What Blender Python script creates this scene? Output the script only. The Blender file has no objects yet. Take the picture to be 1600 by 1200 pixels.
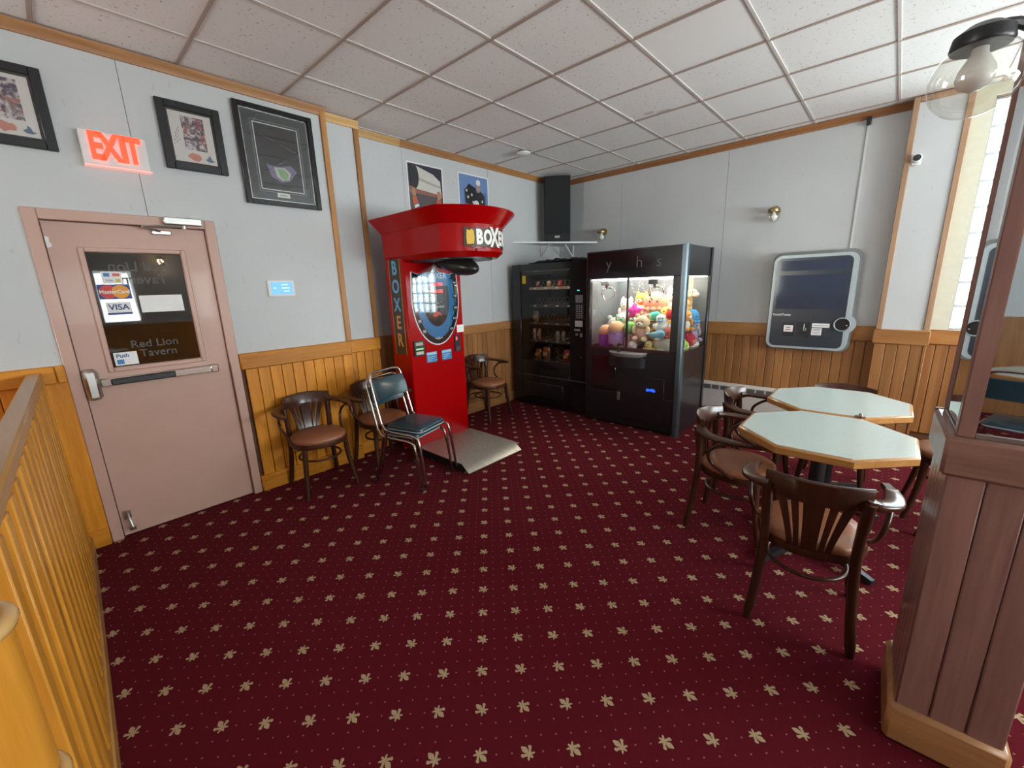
import bpy, math, random
from mathutils import Matrix, Vector
random.seed(7)
PI = math.pi
R = math.radians
scene = bpy.context.scene
COL = scene.collection

# ------------------------------------------------------------------ camera
F_PX = 647.7
CAM = Vector((3.8986, -5.4077, 1.5829))
def cam_basis(y, p, r):
    f = Vector((math.sin(y) * math.cos(p), math.cos(y) * math.cos(p), -math.sin(p)))
    rt = Vector((math.cos(y), -math.sin(y), 0.0))
    dn = f.cross(rt)
    return math.cos(r) * rt + math.sin(r) * dn, -math.sin(r) * rt + math.cos(r) * dn, f
_rt, _dn, _fw = cam_basis(R(-42.57), R(13.2), R(1.775))
cd = bpy.data.cameras.new('camera')
cam = bpy.data.objects.new('camera', cd)
COL.objects.link(cam)
cd.sensor_width = 36.0
cd.lens = F_PX / 1600 * 36.0
cd.clip_start = 0.02
cam.matrix_world = Matrix(((_rt.x, -_dn.x, -_fw.x, CAM.x), (_rt.y, -_dn.y, -_fw.y, CAM.y),
                           (_rt.z, -_dn.z, -_fw.z, CAM.z), (0, 0, 0, 1)))
scene.camera = cam

# ------------------------------------------------------------------ world, daylight, exposure
w = bpy.data.worlds.new('overcast_sky')
scene.world = w
w.use_nodes = True
bg = w.node_tree.nodes['Background']
bg.inputs[0].default_value = (0.86, 0.93, 1.0, 1)
bg.inputs[1].default_value = 3.0
def daylight(name, loc, rot, sx, sy, power, col=(0.90, 0.96, 1.0)):
    l = bpy.data.lights.new(name, 'AREA')
    l.shape = 'RECTANGLE'; l.size = sx; l.size_y = sy; l.energy = power; l.color = col
    o = bpy.data.objects.new(name, l); COL.objects.link(o)
    o.location = loc; o.rotation_euler = rot
    return o
daylight('daylight_glass_blocks', (5.46, 0.34, 2.02), (R(-90), 0, 0), 2.3, 1.85, 125)
daylight('daylight_fill_near_back', (7.85, -1.95, 1.60), (0, R(116), 0), 1.05, 2.6, 240)  # added window light, placed to brighten the back wall and tables
daylight('daylight_window_middle', (7.85, -4.75, 1.60), (0, R(114), 0), 1.05, 1.1, 45)
daylight('daylight_window_rear', (7.85, -7.8, 1.60), (0, R(105), 0), 1.05, 1.5, 15)
daylight('daylight_fill_rear_wall', (.86, -9.22, 1.75), (R(98), 0, R(-12)), 1.0, 1.2, 60, (1.0, .93, .85))  # added fill from behind, lifts the dim corner of the back wall
def lamp(name, loc, power, col=(1.0, 0.66, 0.36), r=0.05):
    l = bpy.data.lights.new(name, 'POINT'); l.energy = power; l.color = col; l.shadow_soft_size = r
    o = bpy.data.objects.new(name, l); COL.objects.link(o); o.location = loc
    return o
scene.view_settings.view_transform = 'Standard'
scene.view_settings.look = 'None'
scene.view_settings.exposure = 0.5
scene.view_settings.gamma = 1.0
scene.view_settings.use_curve_mapping = False

# ------------------------------------------------------------------ mesh helpers
class MB:
    def __init__(self):
        self.v = []; self.f = []; self.M = Matrix.Identity(4)
    def at(self, loc=(0, 0, 0), rx=0, ry=0, rz=0):
        self.M = Matrix.Translation(loc) @ Matrix.Rotation(rz, 4, 'Z') @ Matrix.Rotation(ry, 4, 'Y') @ Matrix.Rotation(rx, 4, 'X')
        return self
    def add(self, vs, fs):
        b = len(self.v)
        self.v += [tuple(self.M @ Vector(p)) for p in vs]
        self.f += [tuple(b + i for i in f) for f in fs]
        return self
    def box(self, x0, x1, y0, y1, z0, z1, c=0.0):
        if x0 > x1: x0, x1 = x1, x0
        if y0 > y1: y0, y1 = y1, y0
        if z0 > z1: z0, z1 = z1, z0
        if c <= 0:
            vs = [(x, y, z) for x in (x0, x1) for y in (y0, y1) for z in (z0, z1)]
            return self.add(vs, [(0, 1, 3, 2), (4, 6, 7, 5), (0, 4, 5, 1), (2, 3, 7, 6), (0, 2, 6, 4), (1, 5, 7, 3)])
        c = min(c, (x1 - x0) * .49, (y1 - y0) * .49, (z1 - z0) * .49)
        vs = []; ix = {}
        X = (x0, x1); Y = (y0, y1); Z = (z0, z1); s = (1, -1)
        for i in (0, 1):
            for j in (0, 1):
                for k in (0, 1):
                    for a in range(3):
                        p = [X[i] + s[i] * c, Y[j] + s[j] * c, Z[k] + s[k] * c]
                        p[a] = (X[i], Y[j], Z[k])[a]
                        ix[i, j, k, a] = len(vs); vs.append(tuple(p))
        fs = []
        g = lambda i, j, k, a: ix[i, j, k, a]
        for e in (0, 1):
            q = [g(e, 0, 0, 0), g(e, 1, 0, 0), g(e, 1, 1, 0), g(e, 0, 1, 0)]; fs.append(q if e else q[::-1])
            q = [g(0, e, 0, 1), g(0, e, 1, 1), g(1, e, 1, 1), g(1, e, 0, 1)]; fs.append(q if e else q[::-1])
            q = [g(0, 0, e, 2), g(1, 0, e, 2), g(1, 1, e, 2), g(0, 1, e, 2)]; fs.append(q if e else q[::-1])
        for a in (0, 1):
            for b in (0, 1):
                q = [g(a, b, 0, 0), g(a, b, 1, 0), g(a, b, 1, 1), g(a, b, 0, 1)]; fs.append(q if a ^ b else q[::-1])
                q = [g(a, 0, b, 0), g(a, 0, b, 2), g(a, 1, b, 2), g(a, 1, b, 0)]; fs.append(q if a ^ b else q[::-1])
                q = [g(0, a, b, 1), g(0, a, b, 2), g(1, a, b, 2), g(1, a, b, 1)]; fs.append(q[::-1] if a ^ b else q)
        for i in (0, 1):
            for j in (0, 1):
                for k in (0, 1):
                    q = [g(i, j, k, 0), g(i, j, k, 1), g(i, j, k, 2)]; fs.append(q if (i + j + k) % 2 else q[::-1])
        return self.add(vs, fs)
    def loft(self, rings, cap0=True, cap1=True, closed=True):
        n = len(rings[0]); vs = [p for r in rings for p in r]; fs = []
        for i in range(len(rings) - 1):
            for j in range(n if closed else n - 1):
                k = (j + 1) % n
                fs.append((i * n + j, i * n + k, (i + 1) * n + k, (i + 1) * n + j))
        if cap0: fs.append(tuple(range(n - 1, -1, -1)))
        if cap1: fs.append(tuple((len(rings) - 1) * n + j for j in range(n)))
        return self.add(vs, fs)
    def prism(self, poly, z0, z1, axis='z'):
        # axis 'y': poly in (x, z), extruded y z0..z1 ; axis 'x': poly in (y, z)
        mk = {'z': lambda a, b, h: (a, b, h), 'y': lambda a, b, h: (a, h, b), 'x': lambda a, b, h: (h, a, b)}[axis]
        return self.loft([[mk(a, b, z0) for a, b in poly], [mk(a, b, z1) for a, b in poly]])
    def tube(self, pts, r, n=8, ry=None, cap=True, up=None):
        P = [Vector(p) for p in pts]; rings = []
        rs = r if isinstance(r, (list, tuple)) else [r] * len(P)
        t0 = (P[1] - P[0]).normalized()
        a = Vector(up) if up else (Vector((0, 0, 1)) if abs(t0.z) < .9 else Vector((1, 0, 0)))
        nrm = (a - a.dot(t0) * t0).normalized()
        for i, p in enumerate(P):
            t = (P[min(i + 1, len(P) - 1)] - P[max(i - 1, 0)]).normalized()
            nrm = (nrm - nrm.dot(t) * t).normalized()
            bn = t.cross(nrm)
            q = rs[i]; q2 = (ry[i] if isinstance(ry, (list, tuple)) else ry) if ry is not None else q
            rings.append([tuple(p + nrm * (q * math.cos(2 * PI * k / n)) + bn * (q2 * math.sin(2 * PI * k / n))) for k in range(n)])
        return self.loft(rings, cap, cap)
    def ribbon(self, pts, wid, thick):
        P = [Vector(p) for p in pts]; rings = []
        for i, p in enumerate(P):
            t = (P[min(i + 1, len(P) - 1)] - P[max(i - 1, 0)]).normalized()
            h = t.cross(Vector((0, 0, 1))).normalized(); v = h.cross(t)
            w, q = wid[i] / 2, thick[i] / 2
            rings.append([tuple(p + h * (w * a) + v * (q * b)) for a, b in ((-1, -.45), (-.8, -1), (.8, -1), (1, -.45), (1, .45), (.8, 1), (-.8, 1), (-1, .45))])
        return self.loft(rings)
    def ring(self, c, rx, ry, r, n=28, m=8, z=None):
        vs = []; fs = []
        for i in range(n):
            a = 2 * PI * i / n; d = Vector((math.cos(a), math.sin(a), 0))
            b = Vector((c[0] + rx * math.cos(a), c[1] + ry * math.sin(a), c[2]))
            for j in range(m):
                q = 2 * PI * j / m
                vs.append(tuple(b + d * (r * math.cos(q)) + Vector((0, 0, (z or r) * math.sin(q)))))
        for i in range(n):
            for j in range(m):
                i2 = (i + 1) % n; j2 = (j + 1) % m
                fs.append((i * m + j, i2 * m + j, i2 * m + j2, i * m + j2))
        return self.add(vs, fs)
    def lathe(self, prof, n=24, c=(0, 0, 0), sy=1.0):
        rings = [[(c[0] + r * math.cos(2 * PI * k / n), c[1] + sy * r * math.sin(2 * PI * k / n), c[2] + z) for k in range(n)] for r, z in prof]
        return self.loft(rings)
    def ball(self, c, rx, ry=None, rz=None, n=14, m=9):
        ry = rx if ry is None else ry; rz = rx if rz is None else rz
        vs = [(c[0], c[1], c[2] - rz)]; fs = []
        for i in range(1, m):
            t = -PI / 2 + PI * i / m
            for k in range(n):
                a = 2 * PI * k / n
                vs.append((c[0] + rx * math.cos(t) * math.cos(a), c[1] + ry * math.cos(t) * math.sin(a), c[2] + rz * math.sin(t)))
        vs.append((c[0], c[1], c[2] + rz)); last = len(vs) - 1
        for k in range(n):
            fs.append((0, 1 + (k + 1) % n, 1 + k))
            fs.append((last, 1 + (m - 2) * n + k, 1 + (m - 2) * n + (k + 1) % n))
        for i in range(m - 2):
            for k in range(n):
                a = 1 + i * n + k; b = 1 + i * n + (k + 1) % n
                fs.append((a, b, b + n, a + n))
        return self.add(vs, fs)

def mesh_of(mb, name, mat, sharp=38):
    me = bpy.data.meshes.new(name)
    me.from_pydata(mb.v, [], mb.f)
    me.polygons.foreach_set('use_smooth', [True] * len(me.polygons))
    me.set_sharp_from_angle(angle=R(sharp))
    me.materials.append(mat)
    me.update()
    return me
def link(o, parent=None):
    COL.objects.link(o)
    if parent is not None: o.parent = parent
    return o
def O(name, mb, mat, parent=None, sharp=38):
    return link(bpy.data.objects.new(name, mesh_of(mb, name, mat, sharp)), parent)
def inst(name, me, parent=None, loc=(0, 0, 0), rz=0.0):
    o = link(bpy.data.objects.new(name, me), parent); o.location = loc; o.rotation_euler = (0, 0, rz); return o
def tag(o, label=None, cat=None, group=None, kind=None):
    if label: o['label'] = label
    if cat: o['category'] = cat
    if group: o['group'] = group
    if kind: o['kind'] = kind
    return o
def thing(name, label, cat, loc=(0, 0, 0), rz=0.0, group=None):
    o = link(bpy.data.objects.new(name, None)); o.empty_display_size = .05
    o.location = loc; o.rotation_euler = (0, 0, rz)
    return tag(o, label, cat, group)
def struct(o): o['kind'] = 'structure'; return o
def copy_tree(o, parent=None):
    c = o.copy(); COL.objects.link(c); c.parent = parent
    for ch in list(o.children): copy_tree(ch, c)
    return c
def text(name, s, size, mat, parent, loc, ext=0.001, flip=False, off=0.0, sx=1.0, rot=0.0, rz=0.0):
    # flat lettering in the local x-z plane facing -y
    cu = bpy.data.curves.new(name, 'FONT'); cu.body = s; cu.size = size; cu.extrude = ext; cu.offset = off
    cu.align_x = 'CENTER'; cu.align_y = 'CENTER'; cu.resolution_u = 3
    t = bpy.data.objects.new(name, cu)
    me = bpy.data.meshes.new_from_object(t)
    bpy.data.objects.remove(t); me.name = name
    me.materials.clear(); me.materials.append(mat)
    M = Matrix.Translation(loc) @ Matrix.Rotation(rz, 4, 'Z') @ Matrix.Rotation(R(90), 4, 'X') @ Matrix.Rotation(rot, 4, 'Z') @ Matrix.Diagonal((-sx if flip else sx, 1, 1, 1))
    me.transform(M)
    if flip: me.flip_normals()
    return link(bpy.data.objects.new(name, me), parent)
def rrect(x0, x1, z0, z1, r, n=5):
    P = []
    for cx, cz, a0 in ((x1 - r, z1 - r, 0), (x0 + r, z1 - r, 90), (x0 + r, z0 + r, 180), (x1 - r, z0 + r, 270)):
        for k in range(n + 1):
            a = R(a0 + 90 * k / n); P.append((cx + r * math.cos(a), cz + r * math.sin(a)))
    return P
def ell(cx, cz, rx, rz, n=20, rot=0.0):
    return [(cx + rx * math.cos(2 * PI * k / n) * math.cos(rot) - rz * math.sin(2 * PI * k / n) * math.sin(rot),
             cz + rx * math.cos(2 * PI * k / n) * math.sin(rot) + rz * math.sin(2 * PI * k / n) * math.cos(rot)) for k in range(n)]
def bez(pts, n=16):
    # Catmull-Rom through points
    P = [Vector(p) for p in pts]; P = [2 * P[0] - P[1]] + P + [2 * P[-1] - P[-2]]; out = []
    segs = len(P) - 3; per = max(2, n // segs)
    for i in range(segs):
        a, b, c, d = P[i:i + 4]
        for k in range(per):
            t = k / per
            out.append(.5 * ((2 * b) + (c - a) * t + (2 * a - 5 * b + 4 * c - d) * t * t + (3 * b - a - 3 * c + d) * t ** 3))
    out.append(P[-2]); return [tuple(v) for v in out]

# ------------------------------------------------------------------ materials
class NT:
    def __init__(self, name):
        self.m = bpy.data.materials.new(name); self.m.use_nodes = True
        self.n = self.m.node_tree.nodes; self.l = self.m.node_tree.links
        self.p = self.n['Principled BSDF']
    def node(self, t, **kw):
        x = self.n.new(t)
        for k, v in kw.items(): setattr(x, k, v)
        return x
    def put(self, sock, v):
        if hasattr(v, 'is_linked') or isinstance(v, bpy.types.NodeSocket): self.l.new(v, sock)
        else: sock.default_value = v
    def math(self, op, a, b=0.0, c=None, clamp=False):
        x = self.node('ShaderNodeMath', operation=op, use_clamp=clamp)
        self.put(x.inputs[0], a); self.put(x.inputs[1], b)
        if c is not None: self.put(x.inputs[2], c)
        return x.outputs[0]
    def pos(self): return self.node('ShaderNodeNewGeometry').outputs['Position']
    def obj(self): return self.node('ShaderNodeTexCoord').outputs['Object']
    def map(self, v, scale=(1, 1, 1), loc=(0, 0, 0), rot=(0, 0, 0)):
        x = self.node('ShaderNodeMapping'); self.l.new(v, x.inputs['Vector'])
        x.inputs['Scale'].default_value = scale; x.inputs['Location'].default_value = loc; x.inputs['Rotation'].default_value = rot
        return x.outputs[0]
    def noise(self, v, scale, detail=3, rough=.5, dist=0.0):
        x = self.node('ShaderNodeTexNoise'); self.l.new(v, x.inputs['Vector'])
        x.inputs['Scale'].default_value = scale; x.inputs['Detail'].default_value = detail
        x.inputs['Roughness'].default_value = rough; x.inputs['Distortion'].default_value = dist
        return x.outputs['Fac']
    def ramp(self, f, stops):
        x = self.node('ShaderNodeValToRGB'); self.l.new(f, x.inputs[0]); e = x.color_ramp.elements
        while len(e) > 1: e.remove(e[-1])
        e[0].position = stops[0][0]; e[0].color = (*stops[0][1], 1)
        for p, c in stops[1:]:
            q = e.new(p); q.color = (*c, 1)
        return x.outputs[0]
    def mix(self, f, a, b, mode='MIX'):
        x = self.node('ShaderNodeMix', data_type='RGBA', blend_type=mode)
        self.put(x.inputs[0], f)
        for i, v in ((6, a), (7, b)):
            if isinstance(v, tuple): x.inputs[i].default_value = (*v[:3], 1)
            else: self.l.new(v, x.inputs[i])
        return x.outputs[2]
    def bump(self, h, s=.3, d=.01):
        x = self.node('ShaderNodeBump'); self.l.new(h, x.inputs['Height'])
        x.inputs['Strength'].default_value = s; x.inputs['Distance'].default_value = d
        self.l.new(x.outputs[0], self.p.inputs['Normal'])
    def set(self, col=None, rough=None, metal=None, **kw):
        if col is not None:
            if isinstance(col, tuple): self.p.inputs['Base Color'].default_value = (*col[:3], 1)
            else: self.l.new(col, self.p.inputs['Base Color'])
        if rough is not None: self.put(self.p.inputs['Roughness'], rough)
        if metal is not None: self.p.inputs['Metallic'].default_value = metal
        for k, v in kw.items(): self.put(self.p.inputs[k.replace('_', ' ')], v)
        return self.m
_plain = {}
def M(col, rough=.5, metal=0.0, var=0.08, scale=18.0, bump=0.0, coat=0.0, emit=0.0, spec=None):
    key = (col, rough, metal, var, scale, bump, coat, emit, spec)
    if key in _plain: return _plain[key]
    t = NT('mat_%d' % len(_plain))
    f = t.noise(t.obj(), scale, 3)
    c = t.mix(f, tuple(x * (1 - var) for x in col), tuple(min(1, x * (1 + var)) for x in col))
    t.set(c, rough, metal)
    if bump: t.bump(f, bump, .003)
    if coat: t.set(Coat_Weight=coat, Coat_Roughness=.08)
    if spec is not None: t.set(Specular_IOR_Level=spec)
    if emit: t.set(Emission_Color=(*col, 1), Emission_Strength=emit)
    _plain[key] = t.m
    return t.m
def wood(name, light, dark, axis='z', rough=.42, coat=.03, grain=1.0, use_pos=True):
    t = NT(name)
    v = t.pos() if use_pos else t.obj()
    sc = {'z': (1, 1, .07), 'x': (.07, 1, 1), 'y': (1, .07, 1)}[axis]
    rnd = t.node('ShaderNodeObjectInfo').outputs['Random']
    add = t.node('ShaderNodeVectorMath', operation='ADD'); t.l.new(v, add.inputs[0])
    cx = t.node('ShaderNodeCombineXYZ')
    for i in range(3): t.l.new(t.math('MULTIPLY', rnd, 7.0 + 3 * i), cx.inputs[i])
    t.l.new(cx.outputs[0], add.inputs[1])
    m = t.map(add.outputs[0], sc)
    n1 = t.noise(m, 14, 4, .6, .6); n2 = t.noise(m, 95, 3, .6)
    f = t.math('ADD', t.math('MULTIPLY', n1, .75), t.math('MULTIPLY', n2, .35 * grain))
    c = t.ramp(f, [(.30, dark), (.52, tuple((a + b) / 2 for a, b in zip(light, dark))), (.72, light)])
    hs = t.node('ShaderNodeHueSaturation'); t.l.new(c, hs.inputs['Color'])
    t.l.new(t.math('ADD', t.math('MULTIPLY', rnd, .3), .85), hs.inputs['Value'])
    t.set(hs.outputs[0], rough, Coat_Weight=coat, Coat_Roughness=.15, Specular_IOR_Level=.32)
    t.bump(n2, .12, .002)
    return t.m

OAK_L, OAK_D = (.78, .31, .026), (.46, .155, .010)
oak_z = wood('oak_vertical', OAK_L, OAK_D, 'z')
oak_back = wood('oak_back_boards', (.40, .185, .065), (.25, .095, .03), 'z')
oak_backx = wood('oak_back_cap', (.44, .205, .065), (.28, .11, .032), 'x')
oak_x = wood('oak_along_back', OAK_L, OAK_D, 'x')
oak_y = wood('oak_along_left', OAK_L, OAK_D, 'y')
crown_x = wood('crown_brown_x', (.42, .19, .075), (.24, .095, .035), 'x')
crown_y = wood('crown_brown_y', (.50, .24, .085), (.29, .12, .04), 'y')
pine_y = wood('crown_pale_y', (.72, .46, .18), (.5, .28, .09), 'y')
trim_z = wood('trim_vertical', (.50, .25, .09), (.30, .13, .045), 'z')
trim_pink_z = wood('trim_pinkish', (.50, .32, .20), (.36, .20, .12), 'z')  # paler, pinkish wood for the pilaster trim
rail_w = wood('rail_oak', (.62, .27, .035), (.40, .15, .012), 'z', .36, .1)
railx_w = wood('rail_oak_x', (.50, .25, .07), (.34, .15, .035), 'x', .32, .3)
dark_z = wood('pillar_wood', (.31, .16, .13), (.185, .092, .075), 'z', .36, .25)  # flare haze over the pillar is mixed in as a mauve cast
dark_x = wood('pillar_wood_x', (.30, .155, .115), (.18, .085, .065), 'x', .36, .25)
base_x = wood('pillar_base_wood', (.42, .21, .085), (.26, .115, .045), 'x', .36, .3)
chair_w = wood('walnut_bentwood', (.085, .028, .012), (.032, .010, .0055), 'z', .30, .25, .7, False)
def make_carpet():
    t = NT('fleur_carpet')
    s = t.node('ShaderNodeSeparateXYZ'); t.l.new(t.pos(), s.inputs[0])
    X, Y = s.outputs[0], s.outputs[1]
    a, b, x0, y0 = .11635, .2295, 2.806, -4.692
    n = t.math('ROUND', t.math('DIVIDE', t.math('SUBTRACT', X, x0), a))
    lx = t.math('SUBTRACT', t.math('SUBTRACT', X, x0), t.math('MULTIPLY', n, a))
    par = t.math('ABSOLUTE', t.math('MODULO', n, 2.0))
    yy = t.math('SUBTRACT', t.math('SUBTRACT', Y, y0), t.math('MULTIPLY', par, b / 2))
    ly = t.math('SUBTRACT', yy, t.math('MULTIPLY', t.math('ROUND', t.math('DIVIDE', yy, b)), b))
    sg = t.math('SUBTRACT', 1.0, t.math('MULTIPLY', par, 2.0))
    lx = t.math('MULTIPLY', lx, sg)
    ay = t.math('ABSOLUTE', ly)
    def el(cx, cy, rx, ry, rot, sym=True):
        yv = ay if sym else ly
        dx = t.math('SUBTRACT', lx, cx); dy = t.math('SUBTRACT', yv, cy)
        c, sn = math.cos(R(rot)), math.sin(R(rot))
        u = t.math('ADD', t.math('MULTIPLY', dx, c / rx), t.math('MULTIPLY', dy, sn / rx))
        v = t.math('ADD', t.math('MULTIPLY', dx, -sn / ry), t.math('MULTIPLY', dy, c / ry))
        return t.math('ADD', t.math('MULTIPLY', u, u), t.math('MULTIPLY', v, v))
    px = t.math('ABSOLUTE', t.math('DIVIDE', t.math('SUBTRACT', lx, .0125), .0165))
    py = t.math('DIVIDE', ay, .0098)
    petal = t.math('ADD', t.math('POWER', px, 1.35), t.math('POWER', py, 1.35))
    parts = [petal, el(-.0015, .0110, .0125, .0046, 52), el(.0050, .0195, .0066, .0056, 0), el(-.0070, 0, .0050, .0062, 0),
             el(-.0170, 0, .0090, .0040, 0), el(-.0135, .0088, .0110, .0037, -55)]
    d = parts[0]
    for p in parts[1:]: d = t.math('MINIMUM', d, p)
    fl = t.math('LESS_THAN', d, 1.0)
    # pin dots on a lattice three times finer
    xa = t.math('DIVIDE', t.math('SUBTRACT', X, x0), a); yb = t.math('DIVIDE', t.math('SUBTRACT', Y, y0), b / 2)
    u = t.math('MULTIPLY', t.math('ADD', xa, yb), 1.5); v = t.math('MULTIPLY', t.math('SUBTRACT', xa, yb), 1.5)
    fu = t.math('SUBTRACT', u, t.math('ROUND', u)); fv = t.math('SUBTRACT', v, t.math('ROUND', v))
    dx = t.math('MULTIPLY', t.math('ADD', fu, fv), a / 3); dy = t.math('MULTIPLY', t.math('SUBTRACT', fu, fv), b / 6)
    dot = t.math('LESS_THAN', t.math('ADD', t.math('MULTIPLY', dx, dx), t.math('MULTIPLY', dy, dy)), .0031 ** 2)
    pile = t.noise(t.pos(), 420, 2); blot = t.noise(t.pos(), 3.0, 3)
    base = t.mix(pile, (.072, .0050, .0085), (.140, .011, .018))
    base = t.mix(t.math('MULTIPLY', blot, .35), base, (.10, .007, .016))
    c = t.mix(t.math('MULTIPLY', dot, .8), base, (.36, .19, .15))
    c = t.mix(fl, c, t.mix(pile, (.36, .255, .14), (.54, .41, .25)))
    t.set(c, 1.0, Specular_IOR_Level=.03, Sheen_Weight=.015, Sheen_Roughness=.5)
    t.bump(pile, .5, .004)
    return t.m
carpet = make_carpet()
def make_wall():
    t = NT('wall_vinyl')
    p = t.pos()
    n = t.noise(t.map(p, (1, 1, .35)), 42, 2, .5); n2 = t.noise(p, 3, 2)
    fl = t.math('GREATER_THAN', n, .70)
    c = t.mix(n2, (.535, .55, .555), (.595, .605, .605))
    c = t.mix(t.math('MULTIPLY', fl, .35), c, (.42, .42, .41))
    t.set(c, .55); t.bump(t.noise(t.map(p, (1, 1, .3)), 60, 3), .15, .003)
    return t.m
wall_m = make_wall()
def make_tile(holes=True):
    t = NT('acoustic_tile' if holes else 'smooth_tile')
    p = t.pos()
    c = t.mix(t.noise(p, 2, 2), (.84, .815, .785), (.90, .88, .86))
    sx = t.node('ShaderNodeSeparateXYZ'); t.l.new(p, sx.inputs[0])
    for cx_, cy_, ra, rb in ((2.05, -1.475, .050, .032), (2.16, -1.42, .065, .035)):
        u = t.math('DIVIDE', t.math('SUBTRACT', sx.outputs[0], cx_), ra); v = t.math('DIVIDE', t.math('SUBTRACT', sx.outputs[1], cy_), rb)
        st_ = t.math('LESS_THAN', t.math('ADD', t.math('MULTIPLY', u, u), t.math('MULTIPLY', v, v)), 1.0)
        c = t.mix(t.math('MULTIPLY', st_, .55), c, (.48, .43, .38))
    if holes:
        h = t.noise(p, 52, 2, .6); f = t.math('GREATER_THAN', h, .675)
        c = t.mix(t.math('MULTIPLY', f, .6), c, (.27, .22, .19))
        t.bump(t.noise(p, 55, 3), .35, .004)
    t.set(c, .9); return t.m
tile_m, tile_s = make_tile(), make_tile(False)
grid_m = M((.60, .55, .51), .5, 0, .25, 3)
gridx_m = M((.42, .33, .28), .5, 0, .3, 3)  # darker cross bars: rust plus tile-edge shadow put into the colour
cream_m = M((.66, .66, .54), .6, bump=.1)
heater_m = M((.60, .55, .50), .45)
black_m = M((.016, .016, .019), .35)
blackg_m = M((.010, .010, .012), .16, coat=.3)
steel_m = M((.55, .54, .52), .32, 1.0)
chrome_m = M((.52, .48, .44), .17, 1.0, .05)
nickel_m = M((.66, .62, .58), .2, 1.0, .05)
white_m = M((.80, .80, .79), .5)
paper_m = M((.85, .85, .83), .7)
brass_m = M((.36, .27, .13), .32, 1.0)
bulb_m = M((.86, .86, .82), .3)
red_m = M((.36, .0006, .0015), .22, 0, .04, 3, spec=.28)
def make_mirror():
    t = NT('mirror_silver'); t.set(t.mix(t.noise(t.pos(), 3), (.72, .78, .82), (.76, .82, .85)), .015, 1.0); return t.m
mirror_m = make_mirror()
def make_glass(name, tint=(1, 1, 1), gloss=.10, rough=.02):
    # thin clear sheet: passes light straight through, with a fresnel reflection
    t = NT(name)
    tr = t.node('ShaderNodeBsdfTransparent'); tr.inputs[0].default_value = (*tint, 1)
    gl = t.node('ShaderNodeBsdfGlossy'); gl.inputs['Roughness'].default_value = rough
    lw = t.node('ShaderNodeLayerWeight'); lw.inputs[0].default_value = .5
    fr = t.math('ADD', t.math('MULTIPLY', t.math('POWER', lw.outputs['Facing'], 5.0), .7), .03)
    n = t.noise(t.obj(), 2.0, 1)
    f = t.math('ADD', fr, t.math('MULTIPLY', n, gloss), clamp=True)
    ms = t.node('ShaderNodeMixShader'); t.l.new(f, ms.inputs[0]); t.l.new(tr.outputs[0], ms.inputs[1]); t.l.new(gl.outputs[0], ms.inputs[2])
    t.l.new(ms.outputs[0], t.n['Material Output'].inputs[0])
    return t.m
pane_m = make_glass('clear_pane', (.93, .95, .94), .06)
dpane_m = make_glass('door_pane', (.60, .56, .52), .10)
globe_m = make_glass('globe_glass', (.97, .96, .93), .10)
def make_block():
    t = NT('glass_block')
    tr = t.node('ShaderNodeBsdfTransparent'); tr.inputs[0].default_value = (.92, .97, .96, 1)
    tl = t.node('ShaderNodeBsdfTranslucent'); tl.inputs[0].default_value = (.85, .92, .92, 1)
    gl = t.node('ShaderNodeBsdfGlossy'); gl.inputs['Roughness'].default_value = .08
    b = t.node('ShaderNodeBump'); t.l.new(t.noise(t.pos(), 30, 2), b.inputs['Height']); b.inputs['Strength'].default_value = .3
    t.l.new(b.outputs[0], gl.inputs['Normal'])
    m1 = t.node('ShaderNodeMixShader'); m1.inputs[0].default_value = .30
    t.l.new(tr.outputs[0], m1.inputs[1]); t.l.new(tl.outputs[0], m1.inputs[2])
    m2 = t.node('ShaderNodeMixShader'); m2.inputs[0].default_value = .06
    t.l.new(m1.outputs[0], m2.inputs[1]); t.l.new(gl.outputs[0], m2.inputs[2])
    t.l.new(m2.outputs[0], t.n['Material Output'].inputs[0])
    return t.m
block_m = make_block()

# ------------------------------------------------------------------ the room
H = 3.045
YR, XR = -9.0, 7.6
mb = MB(); mb.box(-1.0, XR + .2, YR - .2, .5, -.06, 0)
struct(O('floor', mb, carpet))
# ceiling: slab, grid bars, loose tiles
GX, GY, TX, TY = 1.26, -3.92, .61, .6307
mb = MB(); mb.box(-.3, XR + .2, YR - .2, .5, H + .05, H + .15)
ceil = struct(O('ceiling', mb, white_m))
xs = [GX + TX * i for i in range(-2, 11)]
ys = [GY + TY * j for j in range(-8, 7)]
me = None
for x in xs:
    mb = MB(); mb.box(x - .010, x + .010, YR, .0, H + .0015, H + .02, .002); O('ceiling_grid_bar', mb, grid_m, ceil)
for y in ys:
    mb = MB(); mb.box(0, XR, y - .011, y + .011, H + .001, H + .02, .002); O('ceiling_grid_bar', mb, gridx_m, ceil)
mb = MB(); mb.box(-TX / 2 + .006, TX / 2 - .006, -TY / 2 + .006, TY / 2 - .006, 0, .03, .004)
tme = mesh_of(mb, 'ceiling_tile', tile_m)
tsm = tme.copy(); tsm.materials[0] = tile_s
mb = MB(); mb.box(-TX / 2 + .006, TX / 2 - .006, 0, .12, 0, .03, .004)
tnar = mesh_of(mb, 'ceiling_tile', tile_m)
for i in range(len(xs)):
    cx = xs[i] + TX / 2
    if cx > XR: continue
    for j in range(len(ys)):
        cy = ys[j] + TY / 2
        if j == len(ys) - 1:
            inst('ceiling_tile', tnar, ceil, (cx, ys[j] + .012, H + .006)); continue
        smooth = (i == 4 and j in (10, 12))
        o = inst('ceiling_tile', tsm if smooth else tme, ceil, (cx, cy, H + .006 + random.uniform(0, .003)))
        o.rotation_euler = (random.uniform(-.002, .002), random.uniform(-.002, .002), 0)

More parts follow.
